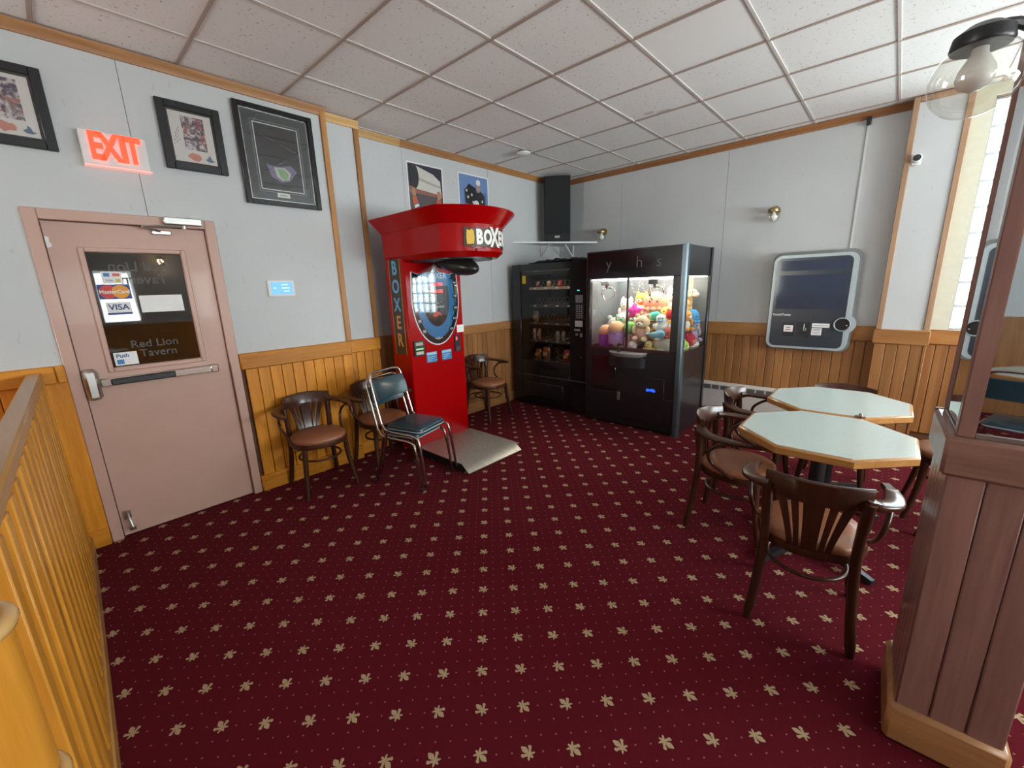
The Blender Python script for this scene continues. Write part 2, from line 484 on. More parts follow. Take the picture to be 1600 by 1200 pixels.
BW = .0855
def boards(parent, axis, a0, a1, face, z0, z1, mat, sgn):
    # tongue-and-groove boards; axis 'y' on a wall facing +X (sgn +1), axis 'x' on a wall facing -Y
    n = max(1, round((a1 - a0) / BW)); wd = (a1 - a0) / n
    mb = MB()
    if axis == 'y': mb.box(0, .014 * sgn, .0016, wd - .0016, 0, z1 - z0, .004)
    else: mb.box(.0016, wd - .0016, -.014, 0, 0, z1 - z0, .004)
    bm = mesh_of(mb, 'wainscot_board', mat)
    for k in range(n):
        inst('wainscot_board', bm, parent, (face, a0 + k * wd, z0) if axis == 'y' else (a0 + k * wd, face, z0))

FX = .223
# wall_left: the section with the exit door
mb = MB()
mb.box(.05, FX - .012, YR, -5.41, 0, H); mb.box(.05, FX - .012, -4.50, -3.60, 0, H); mb.box(.05, FX - .012, -5.41, -4.50, 2.10, H)
wl = struct(O('wall_left', mb, M((.12, .05, .018), .8)))
for poly in ([(-9, 1.1), (-7.30, 1.1), (-7.30, H), (-9, H)], [(-7.297, 1.1), (-6.08, 1.1), (-6.08, H), (-7.297, H)],
             [(-6.077, 1.1), (-5.41, 1.1), (-5.41, 2.10), (-4.857, 2.10), (-4.857, H), (-6.077, H)],
             [(-4.854, 2.10), (-4.50, 2.10), (-4.50, 1.05), (-3.61, 1.05), (-3.61, H), (-4.854, H)]):
    mb = MB(); mb.prism(poly, FX - .012, FX, 'x'); O('wall_panel', mb, wall_m, wl)
boards(wl, 'y', -4.47, -3.60, FX - .002, .10, 1.03, oak_z, 1)
boards(wl, 'y', -9, -5.60, FX - .002, .10, 1.10, oak_z, 1)
mb = MB(); mb.box(FX - .01, FX + .020, -5.535, -5.41, .10, 1.12, .003); O('end_board', mb, oak_z, wl)
mb = MB(); mb.box(FX - .01, FX + .026, -5.60, -5.535, .10, 1.12, .003); O('end_board', mb, oak_z, wl)
mb = MB(); mb.box(FX - .01, FX + .034, -4.498, -3.60, 1.02, 1.145, .008); O('wainscot_cap', mb, oak_y, wl)
mb = MB(); mb.box(FX - .01, FX + .036, -5.45, -5.41, 1.10, 1.205, .006); O('wainscot_cap', mb, oak_y, wl)
mb = MB(); mb.box(FX - .01, FX + .036, -9, -5.452, 1.10, 1.205, .006); O('wainscot_cap', mb, oak_y, wl)
mb = MB(); mb.box(FX - .01, FX + .034, -4.498, -3.60, 0, .135, .008); struct(O('baseboard_left', mb, oak_y))
mb = MB(); mb.box(FX - .01, FX + .036, -5.54, -5.412, 0, .12, .006); struct(O('baseboard_left_end', mb, oak_y))
mb = MB(); mb.box(FX - .01, FX + .022, -3.632, -3.586, 1.145, H, .004); struct(O('trim_1', mb, trim_z))
mb = MB(); mb.prism([(FX, 2.985), (FX + .012, 2.985), (FX + .022, 3.01), (FX + .034, H - .002), (FX, H - .002)], 0, 1, 'y')
def crown_y_mesh(name, face, y0, y1, mat):
    mb = MB()
    pr = [(face - .002, 2.985), (face + .014, 2.985), (face + .02, 3.012), (face + .026, 3.02), (face + .034, H - .001), (face - .002, H - .001)]
    mb.loft([[(a, y, b) for a, b in pr] for y in (y0, y1)])
    return struct(O(name, mb, mat))
crown_y_mesh('trim_2', FX, YR, -3.586, crown_y)
# the shallow return panel between the door section and the recess
PX = .145
mb = MB(); mb.box(-.1, PX - .012, -3.62, -3.262, 0, H)
wp = struct(O('wall_left_return', mb, M((.12, .05, .018), .8)))
mb = MB(); mb.box(PX - .012, PX, -3.60, -3.264, 1.05, H); O('wall_panel', mb, wall_m, wp)
boards(wp, 'y', -3.60, -3.262, PX - .002, .10, 1.03, oak_z, 1)
mb = MB(); mb.box(PX - .01, PX + .03, -3.60, -3.255, 1.02, 1.14, .008); O('wainscot_cap', mb, oak_y, wp)
mb = MB(); mb.box(PX - .01, PX + .03, -3.60, -3.255, 0, .135, .008); struct(O('baseboard_left_return', mb, oak_y))
mb = MB(); mb.box(PX - .02, PX + .018, -3.305, -3.256, 1.14, H - .06, .004); struct(O('trim_3', mb, trim_z))
crown_y_mesh('trim_4', PX, -3.60, -3.256, pine_y)
# recess
mb = MB(); mb.box(-.2, -.012, -3.30, .1, 0, H)
wr = struct(O('wall_left_recess', mb, M((.12, .05, .018), .8)))
for a, b in ((-3.27, -2.714), (-2.711, -1.492), (-1.489, 0)):
    mb = MB(); mb.box(-.012, 0, a, b, 1.05, H); O('wall_panel', mb, wall_m, wr)
boards(wr, 'y', -3.27, 0, -.002, .10, 1.03, oak_back, 1)  # browner boards here, the recess's shade is put into their colour
mb = MB(); mb.box(-.01, .03, -3.27, 0, 1.02, 1.13, .008); O('wainscot_cap', mb, crown_y, wr)
mb = MB(); mb.box(-.01, .03, -3.27, 0, 0, .135, .008); struct(O('baseboard_left_recess', mb, crown_y))
crown_y_mesh('trim_5', 0, -3.258, -2.735, pine_y); crown_y_mesh('trim_6', .002, -2.735, 0, crown_y)
# back wall
WX0, WX1, WZ0, WZ1 = 4.285, 6.63, 1.085, 2.955
mb = MB(); mb.box(-.2, WX0, .012, .25, 0, H); mb.box(WX0, WX1, .012, .25, 0, WZ0); mb.box(WX0, WX1, .012, .25, WZ1, H); mb.box(WX1, XR + .2, .012, .25, 0, H)
wb = struct(O('wall_back', mb, M((.12, .05, .018), .8)))
for a, b in ((0, 1.015), (1.018, 2.317), (2.320, 3.50), (3.503, 3.83)):
    mb = MB(); mb.box(a, b, 0, .012, 1.05, H); O('wall_panel', mb, wall_m, wb)
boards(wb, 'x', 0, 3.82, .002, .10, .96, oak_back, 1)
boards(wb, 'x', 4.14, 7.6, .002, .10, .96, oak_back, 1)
mb = MB(); mb.box(0, 3.80, -.03, .01, .95, 1.10, .008); O('wainscot_cap', mb, oak_backx, wb)
mb = MB(); mb.box(4.16, XR, -.03, .012, .95, 1.085, .008); O('wainscot_cap', mb, oak_backx, wb)
mb = MB(); mb.box(0, 3.80, -.03, .01, 0, .13, .008); struct(O('baseboard_back', mb, oak_x))
pr = [(.002, 2.985), (-.014, 2.985), (-.02, 3.012), (-.026, 3.02), (-.034, H - .001), (.002, H - .001)]
mb = MB(); mb.loft([[(x, a, b) for a, b in pr] for x in (0, 3.80)]); struct(O('trim_7', mb, crown_x))
mb = MB(); mb.box(4.15, WX0, 0, .012, 1.085, H); mb.box(WX0, XR, 0, .012, WZ1, H); O('cream_reveal', mb, cream_m, wb)
# pilaster on the back wall
CX0, CX1, CY = 3.80, 4.155, -.12
mb = MB(); mb.box(CX0 + .01, CX1 - .01, CY + .012, .02, 0, H)
pl = struct(O('wall_back_pilaster', mb, wall_m))
mb = MB(); mb.box(CX0 + .01, CX1 - .01, CY, CY + .012, 1.05, H - .03); O('wall_panel', mb, wall_m, pl)
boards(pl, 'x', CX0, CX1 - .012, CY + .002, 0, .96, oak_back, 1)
mb = MB(); mb.box(CX0 - .02, CX1 + .02, CY - .03, 0, .95, 1.085, .008); O('wainscot_cap', mb, oak_backx, pl)
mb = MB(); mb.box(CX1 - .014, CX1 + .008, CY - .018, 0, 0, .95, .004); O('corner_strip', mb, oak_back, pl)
for k, (a, b) in enumerate(((CX0 - .006, CX0 + .036), (CX1 - .036, CX1 + .006))):
    mb = MB(); mb.box(a, b, CY - .012, .0, 1.085, H - .002, .004); O('trim_post', mb, trim_pink_z, pl)
mb = MB(); mb.box(CX0 + .036, CX1 - .036, CY - .010, CY + .005, H - .05, H - .002, .004); O('trim_head', mb, trim_pink_z, pl)
# glass block window
wn = struct(link(bpy.data.objects.new('window_1', None)))
nb = 11; bw = (WX1 - WX0) / nb; bh = (WZ1 - WZ0) / 9
mb = MB(); mb.box(.013, bw - .013, 0, .085, .013, bh - .013, .014)
bme = mesh_of(mb, 'glass_block', block_m)
for i in range(nb):
    for j in range(9):
        inst('glass_block', bme, wn, (WX0 + i * bw, .08, WZ0 + j * bh))
mor = M((.60, .64, .64), .8)
mb = MB()
for i in range(nb + 1): mb.box(WX0 + i * bw - .013, WX0 + i * bw + .013, .095, .15, WZ0, WZ1)
mu = O('mortar_upright', mb, mor, wn); mu['kind'] = 'stuff'
mb = MB()
for j in range(10): mb.box(WX0, WX1, .093, .152, WZ0 + j * bh - .013, WZ0 + j * bh + .013)
mu = O('mortar_bed', mb, mor, wn); mu['kind'] = 'stuff'
# unseen sides of the room (they show in the mirrors and the door glass)
mb = MB()
y_open = [(-3.3, -.6), (-5.35, -4.15), (-8.6, -7.0)]  # first opening is added so daylight reaches the back wall
mb.box(XR, XR + .15, YR, 0.25, 0, 1.1); mb.box(XR, XR + .15, YR, .25, 2.15, H)
for a, b in ((-.6, .25), (-4.15, -3.3), (-7.0, -5.35), (YR, -8.6)): mb.box(XR, XR + .15, a, b, 1.1, 2.15)
wrt = struct(O('wall_right', mb, wall_m))
mb = MB(); mb.box(XR - .02, XR, YR, 0, 0, 1.08, .004); O('wainscot_panel', mb, oak_z, wrt)
for n, (a, b) in enumerate(y_open):
    wv = struct(link(bpy.data.objects.new('window_%d' % (n + 2), None)))
    mb = MB(); mb.box(XR - .02, XR + .05, a, a + .05, 1.1, 2.15); mb.box(XR - .02, XR + .05, b - .05, b, 1.1, 2.15)
    mb.box(XR - .02, XR + .05, a + .05, b - .05, 1.1, 1.15); mb.box(XR - .02, XR + .05, a + .05, b - .05, 2.10, 2.15); mb.box(XR - .02, XR + .05, (a + b) / 2 - .03, (a + b) / 2 + .03, 1.15, 2.10)
    O('window_frame', mb, white_m, wv)
    mb = MB(); mb.box(XR + .02, XR + .026, a + .05, b - .05, 1.15, 2.10); O('window_pane', mb, pane_m, wv)
mb = MB(); mb.box(-.2, .35, YR - .15, YR, 0, H); mb.box(1.37, XR + .2, YR - .15, YR, 0, H); mb.box(.35, 1.37, YR - .15, YR, 0, 1.1); mb.box(.35, 1.37, YR - .15, YR, 2.4, H)
wre = struct(O('wall_rear', mb, wall_m))
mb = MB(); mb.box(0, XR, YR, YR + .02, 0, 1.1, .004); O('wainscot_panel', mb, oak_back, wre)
wv = struct(link(bpy.data.objects.new('window_5', None)))  # added rear window, lets in the fill for the back wall
mb = MB()
for a, b, c, d in ((.35, .40, 1.1, 2.4), (1.32, 1.37, 1.1, 2.4), (.40, 1.32, 1.1, 1.15), (.40, 1.32, 2.35, 2.4)): mb.box(a, b, YR - .05, YR + .02, c, d)
O('window_frame', mb, white_m, wv)
mb = MB(); mb.box(.40, 1.32, YR - .03, YR - .024, 1.15, 2.35); O('window_pane', mb, pane_m, wv)
# vestibule behind the exit door
mb = MB(); mb.box(-1.30, -1.25, -6.2, -3.7, 0, 2.6); mb.box(-1.25, .05, -6.25, -6.2, 0, 2.6); mb.box(-1.25, .05, -3.7, -3.65, 0, 2.6); mb.box(-1.25, .05, -6.2, -3.7, 2.55, 2.6)
struct(O('wall_vestibule', mb, M((.30, .26, .22), .8)))

# ------------------------------------------------------------------ exit door
DW = M((.56, .345, .275), .42, 0, .06, 5, coat=.1)
dr = struct(link(bpy.data.objects.new('door_1', None))); dr.location = (FX, -4.955, 0); dr.rotation_euler = (0, 0, R(90))
D = lambda nm, m, mt, p=dr: O(nm, m, mt, p)
mb = MB()  # local x = world y + 4.955, front -y
mb.box(-.455, -.395, -.018, .13, 0, 2.10, .004); mb.box(.395, .455, -.018, .13, 0, 2.10, .004); mb.box(-.395, .395, -.018, .13, 2.04, 2.10, .004)
D('door_frame', mb, DW)
mb = MB(); mb.box(-.395, -.380, .055, .07, 0, 2.04); mb.box(.380, .395, .055, .07, 0, 2.04); mb.box(-.38, .38, .055, .07, 2.025, 2.04); D('door_stop_strip', mb, DW)
ys0, ys1 = .012, .052     # slab
gx0, gx1, gz0, gz1 = -.240, .230, 1.150, 1.868
mb = MB(); mb.box(-.390, gx0, ys0, ys1, .008, 2.032); mb.box(gx1, .390, ys0, ys1, .008, 2.032); mb.box(gx0, gx1, ys0, ys1, .008, gz0); mb.box(gx0, gx1, ys0, ys1, gz1, 2.032)
slab = D('door_leaf', mb, DW)
mb = MB()
for a, b, c, d in ((gx0 - .028, gx0, gz0 - .028, gz1 + .028), (gx1, gx1 + .028, gz0 - .028, gz1 + .028), (gx0, gx1, gz0 - .028, gz0), (gx0, gx1, gz1, gz1 + .028)):
    mb.box(a, b, ys0 - .012, ys0 + .004, c, d, .005)
D('window_bead', mb, DW)
mb = MB(); mb.box(gx0, gx1, .030, .034, gz0, gz1); D('glass_pane', mb, dpane_m)
# stickers on the glass
blue_m = M((.05, .22, .55), .5); navy_m = M((.03, .05, .22), .5)
def plate(nm, x0, x1, z0, z1, y, mt, p, th=.001, r=0.0):
    mb = MB()
    if r: mb.prism(rrect(x0, x1, z0, z1, r, 4), y - th, y, 'y')
    else: mb.box(x0, x1, y - th, y, z0, z1)
    return O(nm, mb, mt, p)
yg = .0285
s = plate('card_sticker', -.190, -.095, 1.680, 1.752, yg, paper_m, dr)
plate('sticker_mark', -.180, -.152, 1.722, 1.744, yg - .0012, blue_m, s); mb = MB()
plate('sticker_mark', -.138, -.104, 1.724, 1.742, yg - .0012, M((.65, .12, .08), .5), s)
plate('sticker_mark', -.128, -.106, 1.688, 1.708, yg - .0012, M((.65, .45, .05), .5), s)
text('sticker_lettering', 'VISA', .018, navy_m, s, (-.158, yg - .0015, 1.698), .0003)
s = plate('card_sticker', -.222, -.068, 1.582, 1.674, yg, navy_m, dr)
for cx, c in ((-.175, (.62, .05, .04)), (-.117, (.80, .32, .03))):
    mb = MB(); mb.prism(ell(cx, 1.628, .042, .042), yg - .0022 - (cx > -.15) * .0004, yg - .001, 'y'); O('sticker_disc', mb, M(c, .5), s)
text('sticker_lettering', 'MasterCard', .030, paper_m, s, (-.146, yg - .0032, 1.627), .0003, off=.0006)
s = plate('card_sticker', -.200, -.083, 1.484, 1.562, yg, paper_m, dr)
plate('sticker_mark', -.200, -.083, 1.484, 1.497, yg - .0012, navy_m, s)
text('sticker_lettering', 'VISA', .050, navy_m, s, (-.142, yg - .0015, 1.530), .0003, off=.001)
s = plate('push_sticker', -.225, -.110, 1.158, 1.242, yg, paper_m, dr)
plate('sticker_mark', -.215, -.180, 1.166, 1.196, yg - .0012, blue_m, s)
text('sticker_lettering', 'Push', .034, M((.04, .12, .30), .5), s, (-.182, yg - .0015, 1.219), .0003, off=.001)
plate('blank_notice', -.035, .193, 1.490, 1.600, yg, paper_m, dr)
let_m = M((.07, .06, .055), .5)
text('mirrored_lettering', 'Red Lion', .085, let_m, dr, (.0, yg, 1.783), .0003, True, .001)
text('mirrored_lettering', 'Tavern', .085, let_m, dr, (.015, yg, 1.702), .0003, True, .001)
text('door_lettering', 'Red Lion', .070, let_m, dr, (-.005, yg, 1.285), .0003, False, .0005)
text('door_lettering', 'Tavern', .070, let_m, dr, (.005, yg, 1.222), .0003, False, .0005)
# panic bar
mb = MB(); mb.box(-.392, -.318, -.055, ys0, .965, 1.162, .02); pb = D('push_bar_head', mb, steel_m)
mb = MB(); mb.box(-.318, .312, -.030, ys0, 1.040, 1.092, .006); pb = D('push_bar', mb, nickel_m)
mb = MB(); mb.box(-.27, .06, -.046, -.028, 1.045, 1.086, .006); O('push_pad', mb, black_m, pb)
mb = MB(); mb.box(.265, .315, -.036, ys0, 1.036, 1.096, .008); O('push_bar_end', mb, nickel_m, pb)
# closer
mb = MB(); mb.box(.165, .375, -.06, -.016, 2.052, 2.100, .006); cl = D('door_closer', mb, steel_m)
mb = MB(); mb.tube([(.27, -.04, 2.046), (.12, -.07, 2.034), (.05, -.06, 2.028)], .008); mb.tube([(.05, -.06, 2.028), (.10, -.02, 2.02), (.16, .0, 2.005)], .008); mb.lathe([(.014, 0), (.014, .02)], 10, (.27, -.04, 2.03)); O('closer_arm', mb, steel_m, cl)
mb = MB(); mb.box(.10, .20, -.012, ys0, 1.988, 2.016, .004); O('closer_shoe', mb, steel_m, cl)
mb = MB(); mb.prism([(-.388, 1.885), (-.370, 1.89), (-.366, 1.905), (-.374, 1.92), (-.372, 1.945), (-.389, 1.95)], ys0 - .001, ys0, 'y'); D('paint_chip', mb, paper_m)
mb = MB(); mb.box(-.372, -.335, -.006, ys0, .125, .185, .003); mb.tube([(-.353, -.004, .17), (-.353, -.035, .14), (-.345, -.05, .075)], .009); mb.lathe([(.018, 0), (.018, .018)], 12, (-.345, -.05, .06)); D('kick_down_stop', mb, steel_m)

# ------------------------------------------------------------------ railing on the left
RA = -1.35
rl = thing('railing', 'half-height oak railing with upright slats joining the wall beside the exit door', 'railing', (FX + .037, -5.515, 0), R(RA))
L = 2.62
mb = MB(); mb.box(0, L, -.045, -.015, .09, 1.13, .002); O('backing_panel', mb, rail_w, rl)
mb = MB(); mb.box(.02, .082, -.016, .014, .095, 1.125, .004); sme = mesh_of(mb, 'slat', rail_w)
for k in range(22):
    if .10 + k * .135 < L - .1: inst('slat', sme, rl, (.03 + k * .135, 0, 0))
mb = MB(); mb.box(0, L, -.055, .022, 0, .10, .006); O('bottom_rail', mb, railx_w, rl)
mb = MB(); mb.box(0, L, -.052, .012, 1.125, 1.178, .008); O('handrail', mb, railx_w, rl)
np_ = thing('newel_post', 'stout turned yellow oak post with two beaded rings at the end of the railing', 'post', (2.93, -5.62, 0))
mb = MB(); mb.lathe([(.085, 0), (.085, .10), (.075, .12), (.075, .75), (.068, .77), (.068, .80), (.079, .81), (.081, 1.08), (.078, 1.10), (.058, 1.115), (.0, 1.12)], 36); O('shaft', mb, rail_w, np_)
for z in (.785, 1.10):
    mb = MB(); mb.ring((0, 0, z), .078, .078, .013, 36, 10); O('beaded_ring', mb, M((.62, .36, .13), .22, coat=.6), np_)

# ------------------------------------------------------------------ mirrored pillar on the right
pil = thing('mirrored_pillar', 'wood clad pillar with mirrors above a dark board base beside the tables', 'pillar', (4.062, -3.722, 0), R(1.6))
PW, PD = .285, .36          # local: x 0..PW (front width), y 0..PD
i_ = .018
mb = MB(); mb.box(i_ + .014, PW - i_ - .014, i_ + .014, PD - i_ - .014, 0, H - .002); O('core', mb, dark_z, pil)
nb_ = 3; wd = (PW - 2 * i_) / nb_
mb = MB(); mb.box(.001, wd - .001, 0, .015, .13, 1.0, .004); bme = mesh_of(mb, 'board', dark_z)
for k in range(nb_): inst('board', bme, pil, (i_ + k * wd, i_, 0))
wd = (PD - 2 * i_) / 5
mb = MB(); mb.box(0, .015, .001, wd - .001, .13, 1.0, .004); bme = mesh_of(mb, 'board', dark_z)
for k in range(5):
    inst('board', bme, pil, (i_, i_ + k * wd, 0)); inst('board', bme, pil, (PW - i_ - .015, i_ + k * wd, 0))
mb = MB(); mb.box(0, PW, 0, PD, 0, .15, .014); O('pillar_base', mb, base_x, pil)
mb = MB(); mb.box(0, PW, 0, PD, 1.0, 1.12, .010); O('cap_moulding', mb, dark_x, pil)
mb = MB()
for a in (.020, PW - .058):
    mb.box(a, a + .038, .020, .058, 1.12, H - .002, .003)
for a in (.020, PW - .034):
    mb.box(a, a + .014, PD - .034, PD - .02, 1.12, H - .002, .002)
O('corner_post', mb, dark_z, pil)
mb = MB(); mb.box(.058, PW - .058, .026, .031, 1.135, H - .01); O('mirror', mb, mirror_m, pil)
mb = MB(); mb.box(.026, .031, .058, PD - .034, 1.135, H - .01); O('mirror', mb, mirror_m, pil)
mb = MB(); mb.box(.058, PW - .058, .022, .031, 1.12, 1.135, .002); O('mirror_bead', mb, steel_m, pil)
mb = MB(); mb.box(.022, .031, .058, PD - .034, 1.12, 1.13, .002); O('mirror_bead', mb, steel_m, pil)

# globe lights (bare clear globe under a metal cap)
def globe_light(nm, label, loc, rz, capm, r=.08, arm=.10, tilt=0.0, group=None):
    t = thing(nm, label, 'lamp', loc, rz, group)
    # origin at the wall plate, front -y
    mb = MB().at((0, 0, 0), R(90)); mb.lathe([(0, 0), (.05, 0), (.048, .012), (.02, .022), (0, .022)], 20); O('wall_plate', mb, capm, t)
    mb = MB(); mb.tube(bez([(0, -.01, 0), (0, -arm * .6, .03), (0, -arm, .015)], 8), .012, 8); O('arm', mb, capm, t)
    mb = MB(); mb.lathe([(0, .030), (.03, .028), (.052, .012), (.056, -.012), (.053, -.018)], 22, (0, -arm, 0)); O('cap', mb, capm, t)
    mb = MB(); n = 24
    pr = [(.045, -.012)] + [(r * math.sin(a), -.012 - r * .82 - r * math.cos(PI - a) * -1 * -1 if False else -.012 - r * .82 + r * math.cos(a)) for a in [R(35 + 145 * k / 12) for k in range(13)]]
    mb.loft([[(q * math.cos(2 * PI * k / n), -arm + q * math.sin(2 * PI * k / n), z) for k in range(n)] for q, z in pr], False, True); O('globe', mb, globe_m, t, 80)
    mb = MB(); mb.lathe([(.014, -.01), (.016, -.03), (.032, -.06), (.036, -.078), (.030, -.097), (.012, -.108), (0, -.11)], 16, (0, -arm, 0)); O('bulb', mb, bulb_m, t, 80)
    return t
g0 = globe_light('globe_lamp', 'clear glass globe lamp under a black cap on the mirrored pillar', (4.100, -3.705, 2.118), R(-52), black_m, .085, .165)
globe_light('globe_sconce', 'small glass globe wall light above the touch screen jukebox', (2.825, 0, 2.285), 0, brass_m, .062, .075)
globe_light('globe_sconce', 'small glass globe wall light at the end of the corner shelf', (.765, 0, 2.285), 0, brass_m, .062, .075)

# ------------------------------------------------------------------ boxing machine
bx = thing('boxing_machine', 'tall red boxing arcade machine with an overhanging hood and shield shaped display', 'arcade machine', (.45, -2.87, 0), R(90))
# local: lx = world y + 2.87 ; ly = .45 - world x ; front is -y
FY = -.15
mb = MB(); mb.box(-.335, .335, FY, .15, .0, 2.02, .012); O('cabinet', mb, red_m, bx)
def hood_ring(z, s, back=.12):
    P = [(-.36 - s, back + s * .5)]
    n = 16
    for k in range(n + 1):
        u = -1 + 2 * k / n
        P.append(((.36 + s) * u, -.72 - s * .75 - (.20 + s * .15) * (1 - abs(u) ** 2.2)))
    P += [(.36 + s, back + s * .5)]
    return [(x, y, z) for x, y in P]
mb = MB(); mb.loft([hood_ring(1.832, -.05), hood_ring(1.875, -.005), hood_ring(2.085, 0)], True, True); O('hood', mb, red_m, bx)
mb = MB(); mb.loft([hood_ring(2.083, .004), hood_ring(2.10, .016), hood_ring(2.20, .095), hood_ring(2.205, .09), hood_ring(2.12, .015)], True, True); O('hood_rim', mb, red_m, bx)
mb = MB(); mb.prism([(x, y) for x, y, z in hood_ring(0, -.09, -.16)], 1.822, 1.834); O('hood_underside', mb, black_m, bx)
mb = MB(); mb.at((0, -.50, 1.79), R(12)); mb.ball((0, 0, 0), .115, .26, .085, 20, 12); O('punch_bag', mb, M((.02, .017, .017), .3), bx)
mb = MB(); mb.tube([(0, -.27, 1.80), (0, -.15, 1.86)], .035, 10); O('bag_arm', mb, black_m, bx)
# hood sign, each letter follows the curve of the nose
def hood_pt(x, rr=.0):
    u = x / .36
    return (x, -.72 - .20 * (1 - abs(u) ** 2.2) - rr)
def hood_ang(x): return math.atan2(.20 * 2.2 * abs(x / .36) ** 1.2 / .36 * (1 if x > 0 else -1), 1)
sign = MB()
rg = []
for k in range(17):
    x = -.225 + .45 * k / 16
    x0, y0 = hood_pt(x, .001); x1, y1 = hood_pt(x, .005)
    dz = .008 * math.sin(k * 1.9)
    rg.append([(x0, y0, 1.905 + dz), (x1, y1, 1.905 + dz), (x1, y1, 2.05 + dz), (x0, y0, 2.05 + dz)])
sign.loft(rg); sg_ = O('hood_sign', sign, M((.06, .025, .015), .4), bx)
x, y = hood_pt(-.180, .007)
mb = MB(); mb.at((x, y, 1.978), 0, 0, hood_ang(x)); mb.prism([(-.03, -.055), (.028, -.05), (.034, .0), (.028, .05), (.012, .062), (-.004, .05), (-.028, .058), (-.034, .0)], -.003, .0, 'y'); O('glove_badge', mb, M((.75, .48, .05), .4), sg_)
for c, px_ in zip('BOXER', (-.108, -.028, .052, .130, .195)):
    x, y = hood_pt(px_, .0065); big = .205 if c == 'X' else .15
    text('sign_letter', c, big, M((.82, .82, .76), .35), sg_, (x, y, 1.975), .003, off=.008, sx=.70, rz=hood_ang(x))
plate('hood_label', -.14, -.02, 1.872, 1.892, -.912, M((.35, .02, .02), .4), bx)
# front graphics
def shield(sx, sz, cz, top=1.0):
    P = []
    for k in range(21):
        a = R(180 + 180 * k / 20); P.append((.285 * sx * math.cos(a), cz + .46 * sz * math.sin(a)))
    P += [(.268 * sx, cz + .24 * sz), (.10 * sx, cz + .19 * sz * top), (0, cz + .30 * sz), (-.10 * sx, cz + .19 * sz * top), (-.268 * sx, cz + .24 * sz)]
    return P
y = FY
for nm, sx, sz, col, ro in (('shield_rim', 1.0, 1.0, (.72, .74, .74), .3), ('shield_border', .965, .975, (.012, .014, .02), .12)):
    mb = MB(); mb.prism(shield(sx, sz, 1.505), y - .006, y, 'y'); O(nm, mb, M(col, ro), bx); y -= .0012
def ring_poly(nm, ro_, ri_, cz, mt, yy):
    mb = MB(); o1 = shield(ro_, ro_, cz, 1.3); i1 = shield(ri_, ri_, cz + .0, 1.3); n = len(o1)
    mb.add([(a, yy, b) for a, b in o1] + [(a, yy, b) for a, b in i1], [(k, (k + 1) % n, n + (k + 1) % n, n + k) for k in range(n)])
    return O(nm, mb, mt, bx)
ring_poly('blue_ring', .80, .55, 1.48, M((.02, .21, .48), .15, coat=.5), FY - .0085)
mb = MB(); mb.prism(ell(0, 1.70, .20, .045, 16), FY - .0088, FY - .006, 'y'); O('title_panel', mb, M((.02, .24, .52), .15, coat=.5), bx)
text('title_lettering', 'BOXER', .075, M((.62, .78, .85), .3), bx, (.02, FY - .0095, 1.705), .0005, off=.001)
led = M((1.0, .03, .03), .4, 0, .02, 5, emit=2.6)
for z, ss in ((1.625, '000-000'), (1.560, '000-000')):
    text('score_digits', ss, .045, led, bx, (.01, FY - .0092, z), .0004)
mb = MB(); mb.prism(ell(-.105, 1.495, .010, .010, 10), FY - .010, FY - .006, 'y'); O('lit_lamp', mb, led, bx)
text('panel_lettering', '1 2 3', .024, white_m, bx, (0, FY - .0092, 1.447), .0004)
text('panel_lettering', 'TOURNAMENT', .028, white_m, bx, (0, FY - .0092, 1.412), .0004)
mb = MB(); mb.prism([(-.06, 1.335), (-.03, 1.365), (.01, 1.372), (.05, 1.350), (.055, 1.325), (.02, 1.335), (-.01, 1.318), (-.04, 1.325)], FY - .0095, FY - .006, 'y'); O('glove_emblem', mb, M((.65, .05, .04), .3), bx)
for zz, xx, ss in ((1.64, .235, '900'), (1.51, .235, '700'), (1.395, .232, '500'), (1.29, .21, '300'), (1.19, .165, '100')):
    mb = MB(); mb.prism(ell(xx, zz, .032, .028, 14), FY - .0105, FY - .006, 'y'); d_ = O('score_disc', mb, M((.01, .01, .014), .15), bx)
    text('score_number', ss, .030, white_m, d_, (xx, FY - .0112, zz), .0004)
    mb = MB(); mb.prism(ell(-xx, zz, .030, .027, 14), FY - .0105, FY - .006, 'y'); d_ = O('icon_disc', mb, M((.03, .03, .035), .2), bx)
    mb = MB(); mb.prism([(-xx - .018, zz - .015), (-xx + .004, zz - .006), (-xx + .016, zz - .018), (-xx + .012, zz + .006), (-xx + .018, zz + .018), (-xx - .004, zz + .012), (-xx - .016, zz + .016)], FY - .0118, FY - .0105, 'y'); O('punch_icon', mb, M((.55, .55, .52), .4), d_)
mb = MB(); mb.box(-.045, .045, FY - .010, FY - .006, 1.108, 1.118); mb.prism([(-.02, 1.10), (0, 1.128), (.02, 1.10)], FY - .010, FY - .006, 'y'); O('maker_emblem', mb, M((.5, .62, .72), .3), bx)
mb = MB(); mb.prism(shield(.955, .965, 1.505), FY - .0150, FY - .0140, 'y'); O('display_cover', mb, make_glass('display_cover_glass', (.97, .97, .97), .07), bx)
